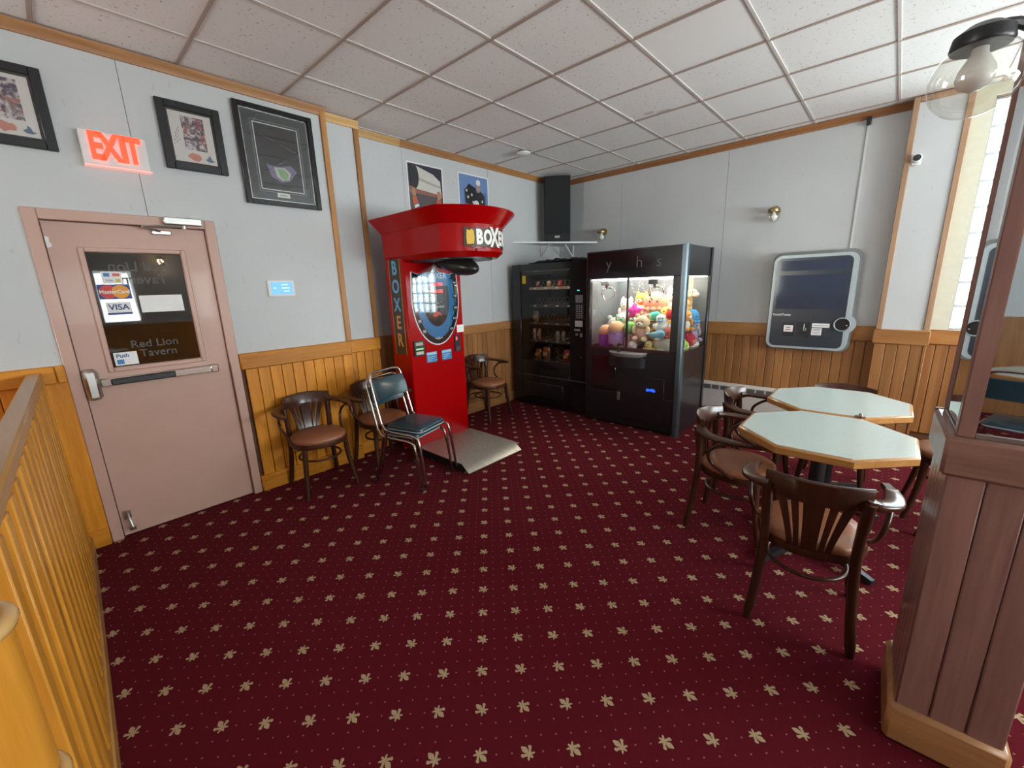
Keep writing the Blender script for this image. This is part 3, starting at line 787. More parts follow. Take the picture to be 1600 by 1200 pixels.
# coin gear
p_ = plate('bill_acceptor', -.300, -.182, .965, 1.112, FY, black_m, bx, .015, .008)
plate('bill_window', -.282, -.200, 1.065, 1.095, FY - .0152, M((.42, .40, .30), .4), p_); plate('bill_slot', -.282, -.200, 1.025, 1.040, FY - .0152, M((.25, .62, .22), .4, emit=.4), p_); plate('bill_tray', -.282, -.200, .98, 1.008, FY - .0152, M((.55, .52, .40), .4), p_)
for a in (-.157, .028):
    s = plate('price_sticker', a, a + .122, .885, .985, FY, M((.04, .24, .48), .4), bx, .0015)
    plate('sticker_band', a + .004, a + .118, .958, .981, FY - .0017, M((.35, .60, .75), .4), s)
    for k in range(3): plate('sticker_line', a + .015, a + .10 - .02 * k, .935 - .018 * k, .941 - .018 * k, FY - .0017, M((.45, .6, .7), .4), s)
p_ = plate('coin_slot', .198, .272, .950, 1.120, FY, black_m, bx, .010, .006)
plate('coin_light', .212, .232, 1.065, 1.102, FY - .0102, M((.75, .10, .08), .3, emit=.6), p_); plate('coin_return', .212, .258, .962, 1.0, FY - .0102, M((.08, .08, .08), .3), p_)
s = plate('notice_sticker', .243, .335, 1.142, 1.218, FY, paper_m, bx)
# side lettering on both flanks
for sd in (-1,):
    mb = MB(); mb.box(sd * .3355, sd * .338, -.095, .085, .985, 1.872, .003); sp = O('side_panel', mb, M((.05, .03, .02), .35), bx)
    for k, c in enumerate('BOXER'):
        z = 1.775 - k * .165
        cu = text('side_letter', c, .17, M(((.16, .42, .70) if k < 3 else (.62, .28, .08)), .35), sp, (0, 0, 0), .001, off=.004, sx=.85)
        cu.matrix_local = Matrix.Translation((-.3395, -.005, z)) @ Matrix.Rotation(R(-90), 4, 'Z')
    mb = MB()
    for yy in (-.095, .078): mb.box(-.340, -.3355, yy, yy + .007, .985, 1.872)
    O('side_panel_edge', mb, M((.45, .26, .06), .35), sp)
# foot plate
pf = thing('foot_platform', 'checker plate steel step on the floor in front of the red boxing machine', 'platform', (.605, -2.875, 0), R(90))
mb = MB(); mb.box(-.345, .345, -.66, 0, .004, .066, .002); O('platform_body', mb, black_m, pf)
mb = MB(); mb.prism([(0, .078), (-.66, .078), (-.745, .012), (-.745, .006), (-.655, .070), (0, .070)], -.348, .348, 'x'); O('tread_plate', mb, M((.50, .46, .40), .42, .85, .2, 30), pf)
mb = MB()
for i in range(13):
    for j in range(13):
        rr = R(45 if (i + j) % 2 else -45)
        mb.at((-.318 + i * .053, -.025 - j * .051, .078), 0, 0, rr); mb.add([(-.016, 0, 0), (0, -.005, 0), (.016, 0, 0), (0, .005, 0), (0, 0, .0035)], [(0, 1, 4), (1, 2, 4), (2, 3, 4), (3, 0, 4)])
o = O('tread_studs', mb, M((.62, .58, .50), .35, .85), pf); o['kind'] = 'stuff'

# ------------------------------------------------------------------ claw machine
cm = thing('claw_machine', 'black claw crane cabinet with lit glass front full of plush toys', 'claw machine', (1.84, -1.285, 0))
# local: x -.555..+.55 ; y 0 (front) .. .765 (back)
TOPZ = 1.927; GB, GT = .895, 1.635
blk = M((.013, .013, .016), .3, 0, .1, 8, coat=.2)
mb = MB(); mb.box(-.552, .545, .015, .765, .03, .60, .006); mb.box(-.53, .53, .05, .75, 0, .03)
mb.box(-.552, .545, .015, .022, .60, GB - .01); mb.box(-.552, .545, .745, .765, .60, GB - .01); mb.box(-.552, -.535, .022, .745, .60, GB - .01); mb.box(.532, .545, .022, .745, .60, GB - .01)
O('base_cabinet', mb, blk, cm)
mb = MB(); mb.box(-.552, .545, .015, .765, GT, TOPZ, .006); hd = O('header', mb, blk, cm)
mb = MB(); mb.box(-.530, .535, .006, .016, GT + .02, TOPZ - .015, .002); O('header_glass', mb, blackg_m, cm)
gm = M((.11, .105, .105), .4)
for c, x in (('y', -.270), ('h', .078), ('s', .285)):
    text('header_letter', c, .16, gm, cm, (x, .0055, 1.785), .0006, off=-.001)
grey_in = M((.13, .14, .15), .5)
mb = MB(); mb.box(-.545, .54, .745, .762, GB - .01, GT); O('back_panel', mb, grey_in, cm)
mb = MB(); mb.box(-.552, -.543, .05, .745, GB - .01, GT); O('side_wall', mb, grey_in, cm)
edge = M((.10, .13, .15), .3, .6)
mb = MB(); mb.box(-.552, -.498, .005, .06, GB - .012, GT + .005, .006); O('corner_post', mb, blk, cm)
mb = MB(); mb.box(.432, .515, .004, .05, GB - .012, GT + .005, .006); O('corner_post', mb, blk, cm)
mb = MB(); mb.prism([(.512, -.004), (.548, -.002), (.562, .012), (.566, .05), (.53, .055), (.512, .03)], 0, TOPZ + .004); O('corner_extrusion', mb, edge, cm)
mb = MB(); mb.box(.53, .556, .715, .768, 0, TOPZ, .004); O('corner_post', mb, blk, cm)
mb = MB(); mb.box(-.052, -.034, .006, .03, GB, GT, .003); O('door_mullion', mb, blk, cm)
mb = MB(); mb.box(-.50, .44, .004, .03, GB - .028, GB + .004, .003); O('door_sill', mb, M((.05, .012, .012), .3), cm)
for a, b in ((-.498, -.052), (-.034, .432)):
    mb = MB(); mb.box(a, b, .016, .021, GB, GT); O('front_pane', mb, pane_m, cm)
mb = MB(); mb.box(.542, .546, .055, .715, GB - .01, GT); O('side_pane', mb, pane_m, cm)
s = plate('paper_notice', 0, 1, 0, 1, 0, paper_m, cm); s.data.transform(Matrix(((0, 1, 0, .549), (.13, 0, 0, .10), (0, 0, .13, 1.50), (0, 0, 0, 1)))); s.data.materials[0] = M((.80, .74, .50), .7)
def half(prof, sy):
    # half-round body standing out from the cabinet front (y = .016)
    return [[(-.02 + r * math.cos(R(180 + 180 * k / 20)), .016 + sy * r * math.sin(R(180 + 180 * k / 20)), z) for k in range(21)] for r, z in prof]
mb = MB(); mb.loft(half([(.15, .800), (.205, .825), (.222, .855), (.215, .862)], .62)); O('control_shelf', mb, M((.40, .38, .36), .35, .5), cm)
mb = MB(); mb.loft(half([(.218, .70), (.222, .80), (.20, .81)], .55)); O('shelf_apron', mb, blk, cm)
mb = MB(); mb.lathe([(.018, .858), (.018, .868), (.006, .872), (.006, .925), (.016, .935), (.018, .948), (.010, .960), (0, .962)], 12, (-.09, -.055, 0)); O('joystick', mb, black_m, cm)
mb = MB(); mb.box(-.46, -.16, .008, .016, .40, .80, .004); O('prize_door', mb, blackg_m, cm)
mb = MB(); mb.box(-.12, .40, .008, .016, .12, .60, .004); O('coin_door', mb, blk, cm)
mb = MB(); mb.box(-.53, .50, .009, .016, .10, .385, .003); O('lower_door', mb, blk, cm)
mb = MB(); mb.box(-.130, -.098, .001, .010, .305, .40, .003); O('lock_plate', mb, M((.30, .29, .27), .4, .7), cm)
mb = MB(); mb.prism([(.205, .455), (.225, .448), (.245, .458), (.27, .455), (.295, .448), (.312, .458), (.300, .478), (.275, .484), (.245, .476), (.215, .482)], .0065, .0095, 'y'); O('bill_light', mb, M((.01, .06, 1.0), .4, emit=1.8), cm)
mb = MB(); mb.box(-.53, .52, .10, .72, GT - .012, GT - .002); O('light_tube_panel', mb, M((1.0, .96, .86), .5, 0, .02, emit=8.5), cm)
# gantry and two claws
mb = MB(); mb.box(-.53, .53, .30, .33, 1.612, 1.626); O('gantry_rail', mb, steel_m, cm)
for x, y in ((-.40, .20), (.195, .13)):
    mb = MB(); mb.box(x - .014, x + .014, y - .04, .70, 1.606, 1.616, .002); O('cross_rail', mb, steel_m, cm)
    mb = MB(); mb.box(x - .05, x + .05, y - .05, y + .05, 1.565, 1.612, .006); mb.tube([(x, y, 1.57), (x, y, 1.525)], .016, 10); cw = O('claw_carriage', mb, M((.10, .10, .11), .4), cm)
    for k in range(3):
        a = 2 * PI * k / 3 + .5; d = (math.cos(a), math.sin(a))
        mb = MB(); mb.tube(bez([(x, y, 1.535), (x + d[0] * .075, y + d[1] * .075, 1.525), (x + d[0] * .09, y + d[1] * .09, 1.455), (x + d[0] * .035, y + d[1] * .035, 1.405)], 12), .006, 6); O('claw_finger', mb, chrome_m, cw)
for x, y in ((-.27, .66), (-.15, .69), (.02, .69)):
    mb = MB(); pts = []
    for k in range(91):
        t_ = k / 90; a = t_ * 2 * PI * 9; u = math.sin(PI * t_)
        pts.append((x + (t_ - .5) * .10 + .012 * math.cos(a), y + .012 * math.sin(a), 1.615 - .15 * u ** .7))
    mb.tube(pts, .0035, 5); O('coiled_cable', mb, M((.20, .20, .21), .4), cm)
mb = MB(); mb.box(-.535, .532, .022, .745, .599, .681); O('toy_floor', mb, M((.05, .04, .05), .7), cm)

# ------------------------------------------------------------------ plush toys, each its own thing
def plush_m(c): return M(c, .9, 0, .12, 60, .25)
def eyes(p, y, z, dx, r=.007):
    for s in (-1, 1):
        mb = MB(); mb.ball((s * dx, y, z), r, r, r, 8, 6); O('eye', mb, black_m, p)
def toy(kind, name, label, loc, size, c1, c2=None, rz=0.0, rx=0.0):
    c2 = c2 or c1; m1, m2 = plush_m(c1), plush_m(c2)
    t = thing(name, label, 'plush toy', loc, rz, 'plush toys in the claw machine'); t.rotation_euler = (rx, 0, rz)
    s = size * 1.06
    B = lambda nm, c, a, b=None, d=None, m=m1: O(nm, MB().ball(tuple(q * s for q in c), a * s, None if b is None else b * s, None if d is None else d * s), m, t, 80)
    if kind == 'pop':
        mb = MB(); mb.lathe([(.30 * s, -.55 * s), (.40 * s, -.50 * s), (.42 * s, .1 * s), (.41 * s, .26 * s)], 18); O('body', mb, m2, t, 60)
        mb = MB(); mb.lathe([(.41 * s, .16 * s), (.44 * s, .19 * s), (.43 * s, .36 * s), (.36 * s, .54 * s), (.20 * s, .66 * s), (0, .70 * s)], 18); O('icing', mb, m1, t, 60)
        mb = MB(); mb.box(-.07 * s, .07 * s, -.02 * s, .02 * s, -.72 * s, -.48 * s, .01); O('stick', mb, plush_m((.7, .5, .3)), t); eyes(t, -.42 * s, .05 * s, .10 * s, .03 * s)
    elif kind in ('bear', 'cat', 'fox', 'bunny', 'dog'):
        B('body', (0, .05, -.35), .34, .30, .36, m2 if kind in ('bear', 'fox') else m1); B('head', (0, -.02, .2), .36, .33, .32)
        B('muzzle', (0, -.30, .12), .15, .12, .11, plush_m((.85, .78, .66)) if kind in ('bear', 'fox') else m2)
        B('nose', (0, -.41, .15), .045, .04, .035, black_m)
        for q in (-1, 1):
            if kind in ('bear',): B('ear', (q * .27, .02, .47), .13, .07, .13)
            elif kind == 'dog': B('ear', (q * .36, .0, .18), .09, .12, .24, m2)
            elif kind == 'bunny': B('ear', (q * .14, .05, .72), .09, .06, .30, m2)
            else:
                mb = MB(); mb.at((q * .22 * s, 0, .40 * s)); mb.lathe([(.14 * s, 0), (.09 * s, .12 * s), (0, .24 * s)], 8, (0, 0, 0), .5); O('ear', mb, m1, t)
            B('arm', (q * .34, -.14, -.18), .11, .13, .20); B('foot', (q * .22, -.26, -.58), .14, .20, .12)
        eyes(t, -.315 * s, .25 * s, .13 * s, .038 * s)
    elif kind == 'ball':
        B('body', (0, 0, 0), .5, .5, .48); B('patch', (0, -.20, -.05), .33, .34, .30, m2)
        for q in (-1, 1): B('ear', (q * .3, 0, .40), .13, .08, .13)
        eyes(t, -.50 * s, .10 * s, .15 * s, .04 * s)
    elif kind == 'blob':
        mb = MB(); mb.lathe([(.44 * s, -.32 * s), (.52 * s, -.2 * s), (.50 * s, .05 * s), (.38 * s, .27 * s), (.2 * s, .37 * s), (0, .40 * s)], 18, (0, 0, 0), .8); O('body', mb, m1, t, 60)
        for k in range(7):
            a = R(180 + 30 * k); B('tentacle', (.45 * math.cos(a), .36 * math.sin(a), -.33), .12, .12, .11, m2)
        eyes(t, -.40 * s, .0, .16 * s, .04 * s); B('mouth', (0, -.40, -.08), .05, .03, .03, m2)
    elif kind == 'duck':
        B('body', (0, .05, -.25), .42, .40, .32); B('head', (0, -.08, .2), .30, .29, .28); B('beak', (0, -.40, .14), .14, .13, .05, m2)
        for q in (-1, 1): B('wing', (q * .40, .05, -.22), .09, .24, .18)
        eyes(t, -.345 * s, .26 * s, .11 * s, .035 * s)
    elif kind == 'seal':
        mb = MB(); mb.tube([(-.62 * s, .1 * s, .05 * s), (-.3 * s, .05 * s, -.05 * s), (.1 * s, 0, 0), (.45 * s, -.05 * s, .12 * s), (.62 * s, -.08 * s, .14 * s)], [.08 * s, .25 * s, .34 * s, .28 * s, .12 * s], 14); O('body', mb, m1, t, 80)
        B('flipper', (.05, -.30, -.22), .22, .10, .06, m2); B('tail', (-.70, .12, .06), .15, .10, .06, m2); eyes(t, -.26 * s, .2 * s, .45 * s, .03 * s)
    elif kind == 'star':
        P = []
        for k in range(10):
            a = R(90 + 36 * k); r = (.55 if k % 2 == 0 else .30) * s; P.append((r * math.cos(a), r * math.sin(a)))
        mb = MB(); mb.loft([[(a * f, y, b * f) for a, b in P] for f, y in ((.55, -.2 * s), (1, -.06 * s), (1, .06 * s), (.55, .2 * s))]); O('body', mb, m1, t, 60); eyes(t, -.2 * s, .05 * s, .1 * s, .03 * s)
    elif kind == 'giraffe':
        mb = MB(); mb.tube([(0, 0, -.5 * s), (0, 0, 0), (0, -.05 * s, .35 * s)], [.22 * s, .17 * s, .14 * s], 12); O('neck', mb, m1, t, 80)
        B('head', (0, -.14, .48), .20, .28, .18); B('muzzle', (0, -.38, .42), .13, .13, .11, plush_m((.85, .72, .5)))
        for q in (-1, 1): B('ear', (q * .22, -.02, .58), .13, .06, .06); B('horn', (q * .08, -.02, .70), .035, .035, .09, m2)
        for k in range(9): B('spot', (.17 * math.cos(k * 2.1), .17 * math.sin(k * 2.1) - .02, -.4 + .08 * k), .065, .065, .06, m2)
        eyes(t, -.33 * s, .53 * s, .13 * s, .03 * s)
    return t
TOYS = [
 ('pop', 'popsicle_plush', 'plush ice lolly with peach icing and deep purple body', (1.475, -1.13, 1.05), .19, (.80, .36, .20), (.28, .06, .42), 0, 0),
 ('pop', 'popsicle_plush', 'plush ice lolly with peach icing and lilac body', (1.650, -1.150, 1.015), .20, (.78, .42, .26), (.50, .28, .58), .1, 0),
 ('ball', 'round_plush', 'pink round plush lying low beside the lilac ice lolly', (1.735, -1.165, .945), .145, (.78, .28, .36), (.80, .42, .46), .3, .3),
 ('ball', 'round_plush', 'green ball plush behind the door mullion', (1.778, -1.10, 1.10), .14, (.22, .48, .14), (.30, .55, .18), .4, 0),
 ('dog', 'dog_plush', 'white dog plush with mint green ears', (1.625, -1.03, 1.165), .17, (.80, .80, .76), (.10, .55, .38), .2, 0),
 ('cat', 'cat_plush', 'white cat plush with pointed ears sitting high on the heap', (1.584, -.93, 1.305), .20, (.84, .82, .76), (.88, .7, .4), .1, 0),
 ('star', 'star_plush', 'magenta star plush tucked beside the mullion', (1.745, -1.0, 1.265), .17, (.62, .03, .30), None, .2, 0),
 ('fox', 'fox_plush', 'orange fox plush with white belly', (1.768, -.86, 1.345), .20, (.82, .36, .06), (.82, .78, .70), 0, 0),
 ('blob', 'octopus_plush', 'big salmon pink octopus plush on top of the heap', (1.945, -.87, 1.350), .24, (.80, .30, .20), (.78, .36, .26), .2, 0),
 ('cat', 'cat_plush', 'white cat plush leaning at the back corner of the cabinet', (2.08, -.74, 1.385), .24, (.84, .84, .80), None, .4, 0),
 ('blob', 'jellyfish_plush', 'pale pink dome plush under the salmon octopus', (1.890, -.98, 1.255), .20, (.82, .50, .46), (.80, .62, .58), 0, 0),
 ('duck', 'duck_plush', 'yellow duck plush with orange beak', (2.050, -.97, 1.25), .20, (.80, .58, .16), (.80, .32, .05), .3, 0),
 ('ball', 'round_plush', 'bright red ball plush beside the yellow duck', (2.175, -1.03, 1.265), .11, (.70, .03, .03), None, 0, 0),
 ('dog', 'dog_plush', 'white dog plush with grey ears', (1.862, -1.085, 1.160), .17, (.82, .80, .74), (.35, .36, .38), -.3, 0),
 ('seal', 'fish_plush', 'teal fish plush lying across the middle of the heap', (1.962, -1.03, 1.185), .15, (.08, .50, .38), (.55, .30, .10), 0, 0),
 ('bear', 'bear_plush', 'beige teddy bear plush with pink body', (1.908, -1.16, 1.040), .21, (.80, .58, .38), (.82, .46, .38), 0, 0),
 ('duck', 'chick_plush', 'orange chick plush beside the beige bear', (2.010, -1.10, 1.06), .13, (.82, .40, .08), (.8, .6, .2), .3, 0),
 ('duck', 'penguin_plush', 'blue and white penguin plush', (2.105, -1.07, 1.140), .18, (.80, .82, .82), (.12, .34, .60), .2, 0),
 ('seal', 'whale_plush', 'small light blue whale plush', (2.090, -1.14, 1.065), .13, (.24, .50, .68), (.8, .84, .86), .3, .2),
 ('bunny', 'bunny_plush', 'pink and white bunny plush near the sill', (1.838, -1.175, .975), .14, (.84, .76, .74), (.80, .36, .42), .2, 0),
 ('duck', 'chick_plush', 'yellow chick plush low beside the white seal', (2.000, -1.185, .955), .13, (.80, .62, .24), (.8, .4, .1), 0, 0),
 ('seal', 'seal_plush', 'large white seal plush lying behind the sill', (2.135, -1.140, .965), .22, (.84, .82, .76), (.80, .80, .74), -.2, 0),
 ('blob', 'octopus_plush', 'coral red octopus plush beside the corner post', (2.190, -1.10, 1.08), .14, (.78, .20, .16), None, .2, 0),
 ('giraffe', 'giraffe_plush', 'plain yellow giraffe plush by the side glass', (2.235, -.84, 1.32), .24, (.80, .56, .12), (.80, .64, .2), 1.1, 0),
 ('giraffe', 'giraffe_plush', 'orange spotted giraffe plush against the rear corner', (2.215, -.675, 1.33), .25, (.82, .60, .30), (.74, .30, .05), 1.2, 0),
 ('blob', 'octopus_plush', 'bright blue octopus plush against the side glass', (2.275, -.72, 1.20), .17, (.04, .30, .66), (.05, .36, .72), 1.4, 0),
 ('fox', 'fox_plush', 'orange and white fox plush under the yellow giraffe', (2.275, -.87, 1.19), .17, (.80, .36, .08), (.84, .80, .72), 1.3, 0),
 ('bear', 'bear_plush', 'all orange bear plush facing the side glass', (2.225, -.89, 1.04), .23, (.80, .26, .04), (.80, .28, .05), 1.4, 0),
 ('ball', 'round_plush', 'lime green ball plush at the side glass', (2.300, -.98, .935), .13, (.42, .62, .12), (.50, .66, .2), 1.4, 0),
 ('ball', 'hippo_plush', 'crimson hippo plush at the foot of the side glass', (2.285, -.785, .950), .15, (.64, .03, .10), (.70, .2, .2), 1.4, 0),
 ('seal', 'seal_plush', 'small white seal plush in the rear corner by the side glass', (2.285, -.675, .93), .13, (.84, .82, .78), None, 1.4, 0),
 ('bunny', 'bunny_plush', 'lilac grey bunny plush behind the orange bear', (2.225, -.70, 1.06), .18, (.46, .42, .56), (.6, .56, .66), 1.3, 0),
 ('ball', 'round_plush', 'lavender and white ball plush at the corner post', (2.310, -1.10, .92), .10, (.50, .48, .66), (.84, .84, .82), 1.2, 0),
 ('bear', 'bear_plush', 'dark brown bear plush half buried in the middle', (2.0, -.90, 1.12), .22, (.24, .12, .06), (.3, .16, .08), 0, 0),
 ('ball', 'round_plush', 'cream ball plush filling under the octopus', (1.85, -.84, 1.17), .24, (.72, .64, .50), None, 0, 0),
 ('ball', 'round_plush', 'dusty rose ball plush under the white cat', (1.60, -.90, 1.10), .24, (.66, .36, .36), None, 0, 0),
 ('ball', 'round_plush', 'sky blue ball plush deep under the duck', (2.12, -.84, 1.13), .24, (.30, .50, .66), None, 0, 0),
 ('bear', 'bear_plush', 'grey bear plush in the back left corner', (1.42, -.80, 1.10), .26, (.42, .43, .42), (.46, .47, .45), .2, 0),
 ('bunny', 'bunny_plush', 'pale grey bunny plush beside the grey bear', (1.53, -.72, 1.16), .24, (.50, .51, .49), None, .1, 0),
]
REST = [  # where each toy comes to rest in the bin
    (1.455, -1.098, 0.9843), (1.615, -1.164, 1.0285), (1.758, -1.102, 0.9049), (1.769, -1.133, 1.1007),
    (1.605, -1.002, 1.1617), (1.590, -0.874, 1.3010), (1.741, -0.995, 1.2712), (1.737, -0.797, 1.3583),
    (1.935, -0.882, 1.3826), (2.081, -0.703, 1.3829), (1.890, -0.905, 1.2074), (2.095, -0.949, 1.2265),
    (2.192, -1.061, 1.2498), (1.827, -1.035, 1.1386), (1.972, -1.042, 1.2189), (1.921, -1.156, 1.1269),
    (2.001, -1.050, 1.0357), (2.101, -1.084, 1.1655), (2.100, -1.200, 1.0468), (1.831, -1.187, 0.8863),
    (2.017, -1.186, 0.9121), (2.134, -1.112, 0.9370), (2.225, -1.123, 1.0753), (2.201, -0.842, 1.3263),
    (2.198, -0.636, 1.3302), (2.285, -0.736, 1.2164), (2.279, -0.895, 1.1930), (2.183, -0.930, 0.9841),
    (2.293, -0.986, 0.9172), (2.281, -0.770, 0.9596), (2.285, -0.644, 0.8829), (2.273, -0.619, 1.0560),
    (2.310, -1.099, 0.9179), (1.984, -0.860, 1.0066), (1.820, -0.721, 1.0779), (1.670, -0.872, 0.9650),
    (2.107, -0.711, 1.0872), (1.421, -0.824, 1.0449), (1.557, -0.654, 1.1288), (1.404, -1.062, 0.7742),
    (1.578, -1.124, 0.7754), (1.726, -1.013, 0.7741), (1.916, -1.036, 0.7741), (2.087, -1.118, 0.7750),
    (2.275, -1.087, 0.7741), (1.403, -0.744, 0.7773), (1.586, -0.737, 0.7775), (1.770, -0.765, 0.7741),
    (1.934, -0.679, 0.7751), (2.091, -0.777, 0.7746), (2.273, -0.745, 0.7741),
]
for i_t, (k, nm, lb, loc, sz, c1, c2, rz, rx) in enumerate(TOYS): toy(k, nm, lb, REST[i_t] if REST else loc, sz, c1, c2, rz, rx)
# plush that fill the bottom of the heap, partly hidden
FC = [('maroon', (.30, .04, .08)), ('mustard', (.60, .40, .06)), ('olive', (.24, .27, .08)), ('turquoise', (.05, .45, .46)), ('apricot', (.78, .44, .22)), ('violet', (.26, .12, .46)), ('ivory', (.78, .74, .62)), ('tan', (.50, .34, .19)), ('plum', (.25, .05, .22)), ('slate blue', (.20, .26, .40)), ('rust', (.46, .14, .04)), ('mint', (.42, .66, .50))]
for k, (cn, c) in enumerate(FC):
    toy('ball', 'round_plush', cn + ' round plush at the bottom of the toy heap', REST[len(TOYS) + k] if REST else (1.43 + .172 * (k % 6), -1.08 + .34 * (k // 6), .74), .185, c, None, .5 * k, 0)

# ------------------------------------------------------------------ snack vending machine
vm = thing('vending_machine', 'black snack vending machine with glass front between the corner chair and the claw machine', 'vending machine', (.67, -1.205, 0))
# local x -.58..+.585 ; y 0 front .. .85
X0, X1, VZ = -.575, .60, 1.855
gxa, gxb, gza, gzb = -.435, .345, .63, 1.765
mb = MB()
mb.box(X0, X1, .82, .85, .03, VZ); mb.box(X0, X0 + .03, .02, .82, .03, VZ); mb.box(gxb + .03, X1, .02, .82, .03, VZ); mb.box(X0 + .03, gxb + .03, .02, .82, gzb + .03, VZ); mb.box(X0 + .03, gxb + .03, .02, .82, .03, gza - .05)
O('cabinet', mb, blk, vm)
mb = MB(); mb.box(X0 + .03, X1 - .03, .06, .82, 0, .03); O('plinth', mb, black_m, vm)
mb = MB(); mb.box(X0, gxa, 0, .03, .04, VZ, .004); mb.box(gxb, X1, 0, .03, .04, VZ, .004); mb.box(gxa, gxb, 0, .03, gzb, VZ, .004); mb.box(gxa, gxb, 0, .03, .04, gza, .004); O('door', mb, blackg_m, vm)
mb = MB(); mb.box(X0 + .01, X1 - .01, -.006, .0, .415, .430, .002); O('door_rail', mb, M((.05, .05, .055), .3), vm)
mb = MB(); mb.box(-.38, .25, -.012, .004, .14, .33, .006); O('delivery_flap', mb, blk, vm)
mb = MB(); mb.box(gxa, gxb, .012, .016, gza, gzb); O('glass_pane', mb, make_glass('vending_glass', (.86, .86, .87), .0), vm)
mb = MB(); mb.box(gxa, gxb, .03, .034, gzb - .045, gzb); O('lamp_lip', mb, black_m, vm)
mb = MB(); mb.box(gxa, gxb, .05, .10, gzb - .006, gzb + .01); O('light_strip', mb, M((1.0, .72, .46), .5, 0, .02, emit=3.5), vm)
coil_m = M((.50, .44, .36), .3, .9); tray_m = M((.06, .055, .05), .4); label_m = M((.42, .36, .28), .5)
SH = (1.555, 1.33, 1.10, .87, .60)
for si, z in enumerate(SH):
    mb = MB(); mb.box(gxa + .02, gxb - .01, .17, .80, z - .012, z); sh = O('shelf', mb, tray_m, vm)
    mb = MB(); mb.box(gxa + .02, gxb - .01, .16, .172, z - .022, z + .012, .002); O('price_rail', mb, label_m if si == 0 else tray_m, sh)
    for c in range(4):
        x = gxa + .12 + c * .18
        pts = []
        for k in range(9 if (si, c) in ((2, 0), (3, 0), (3, 2), (4, 0), (4, 1), (4, 3)) else 0, 64):
            a = k * .62; pts.append((x + .045 * math.cos(a), .19 + k * .0085, z + .055 + .045 * math.sin(a)))
        mb = MB(); mb.tube(pts, .0028, 4); O('spiral', mb, coil_m, sh)
        mb = MB(); mb.box(x - .02, x + .02, .156, .161, z - .012, z + .006); O('price_tag', mb, paper_m if si < 2 else label_m, sh)
# control column
plate('control_panel', .40, .565, .98, 1.56, 0, blackg_m, vm, .008, .006)
plate('display', .435, .535, 1.375, 1.465, -.008, M((.16, .17, .18), .3), vm, .003)
plate('status_light', .455, .49, 1.512, 1.524, -.008, M((.05, .55, .55), .3, emit=1.0), vm)
kp = plate('keypad', .435, .545, 1.185, 1.355, -.008, black_m, vm, .002)
mb = MB(); mb.box(-.008, .008, -.004, 0, -.006, .006, .002); kme = mesh_of(mb, 'key', M((.42, .42, .42), .4))
for r in range(7):
    for c in range(3): inst('key', kme, kp, (.458 + c * .032, -.010, 1.205 + r * .023))
plate('card_reader', .43, .535, 1.095, 1.168, -.008, M((.40, .40, .40), .4), vm, .004)
plate('coin_slot', .42, .50, 1.045, 1.068, -.008, steel_m, vm, .004)
plate('coin_button', .44, .47, .99, 1.015, -.008, M((.2, .2, .2), .4), vm, .004); plate('coin_return', .50, .535, .975, 1.02, -.008, M((.18, .18, .18), .4), vm, .004)
mb = MB().at((.515, -.002, .73), R(90)); mb.lathe([(.012, 0), (.012, .008), (0, .008)], 12); O('lock', mb, nickel_m, vm)
st = plate('warning_sticker', -.405, -.345, 1.615, 1.715, .0115, M((.80, .56, .02), .5), vm)
# snacks standing in the coils, each its own thing
def snack(nm, label, x, z, w_, h, c, c2, d=.06, crumple=.2):
    t = thing(nm, label, 'snack', (.67 + x, -1.205 + .185 + .046, z))
    rnd = random.Random(nm + label); n = 10; rings = []
    for i in range(6):
        v = i / 5; zz = h * v; th = d * .5 * (math.sin(PI * min(max(v, .04), .96))) ** .6
        rings.append([((w_ / 2) * math.cos(2 * PI * k / n) * (1 + .06 * rnd.uniform(-1, 1)), -.02 + th * math.sin(2 * PI * k / n) * (1 + crumple * rnd.uniform(-1, 1)), zz) for k in range(n)])
    O('bag', MB().loft(rings), M(c, .28, .3, .2, 30, .2), t, 25)
    mb = MB(); mb.prism([(-w_ * .32, h * .35), (w_ * .30, h * .38), (w_ * .33, h * .66), (-w_ * .3, h * .62)], -.02 - d * .54, -.02 - d * .40, 'y'); O('print', mb, M(c2, .4), t)
    return t
snack('snack_bag', 'flat tan snack bag alone on the third shelf of the vending machine', -.345, 1.10, .085, .155, (.42, .22, .10), (.60, .42, .25))
snack('snack_bar', 'narrow white and red snack bar at the shelf end nearest the hinge', -.375, .87, .05, .15, (.62, .55, .48), (.60, .10, .05))
snack('snack_bar', 'narrow orange and cream snack bar second along the fourth shelf', -.290, .87, .05, .15, (.60, .32, .14), (.66, .56, .44))
snack('snack_bar', 'silver snack bar with green print on the fourth shelf', .015, .87, .06, .13, (.48, .46, .40), (.16, .28, .10))
snack('snack_bar', 'silver snack bar with grey print on the fourth shelf', .110, .87, .05, .13, (.45, .45, .44), (.25, .25, .27))
snack('crisp_bag', 'crumpled orange crisp bag on the bottom shelf beside a matching bag', -.310, .60, .10, .145, (.55, .17, .04), (.70, .40, .12), .08, .4)
snack('crisp_bag', 'crumpled copper crisp bag with pale print on the bottom shelf', -.170, .60, .11, .175, (.50, .16, .05), (.70, .55, .35), .08, .4)
snack('crisp_bag', 'red and yellow crisp bag alone at the end of the bottom shelf', .165, .60, .10, .165, (.48, .05, .06), (.75, .45, .08), .08, .4)
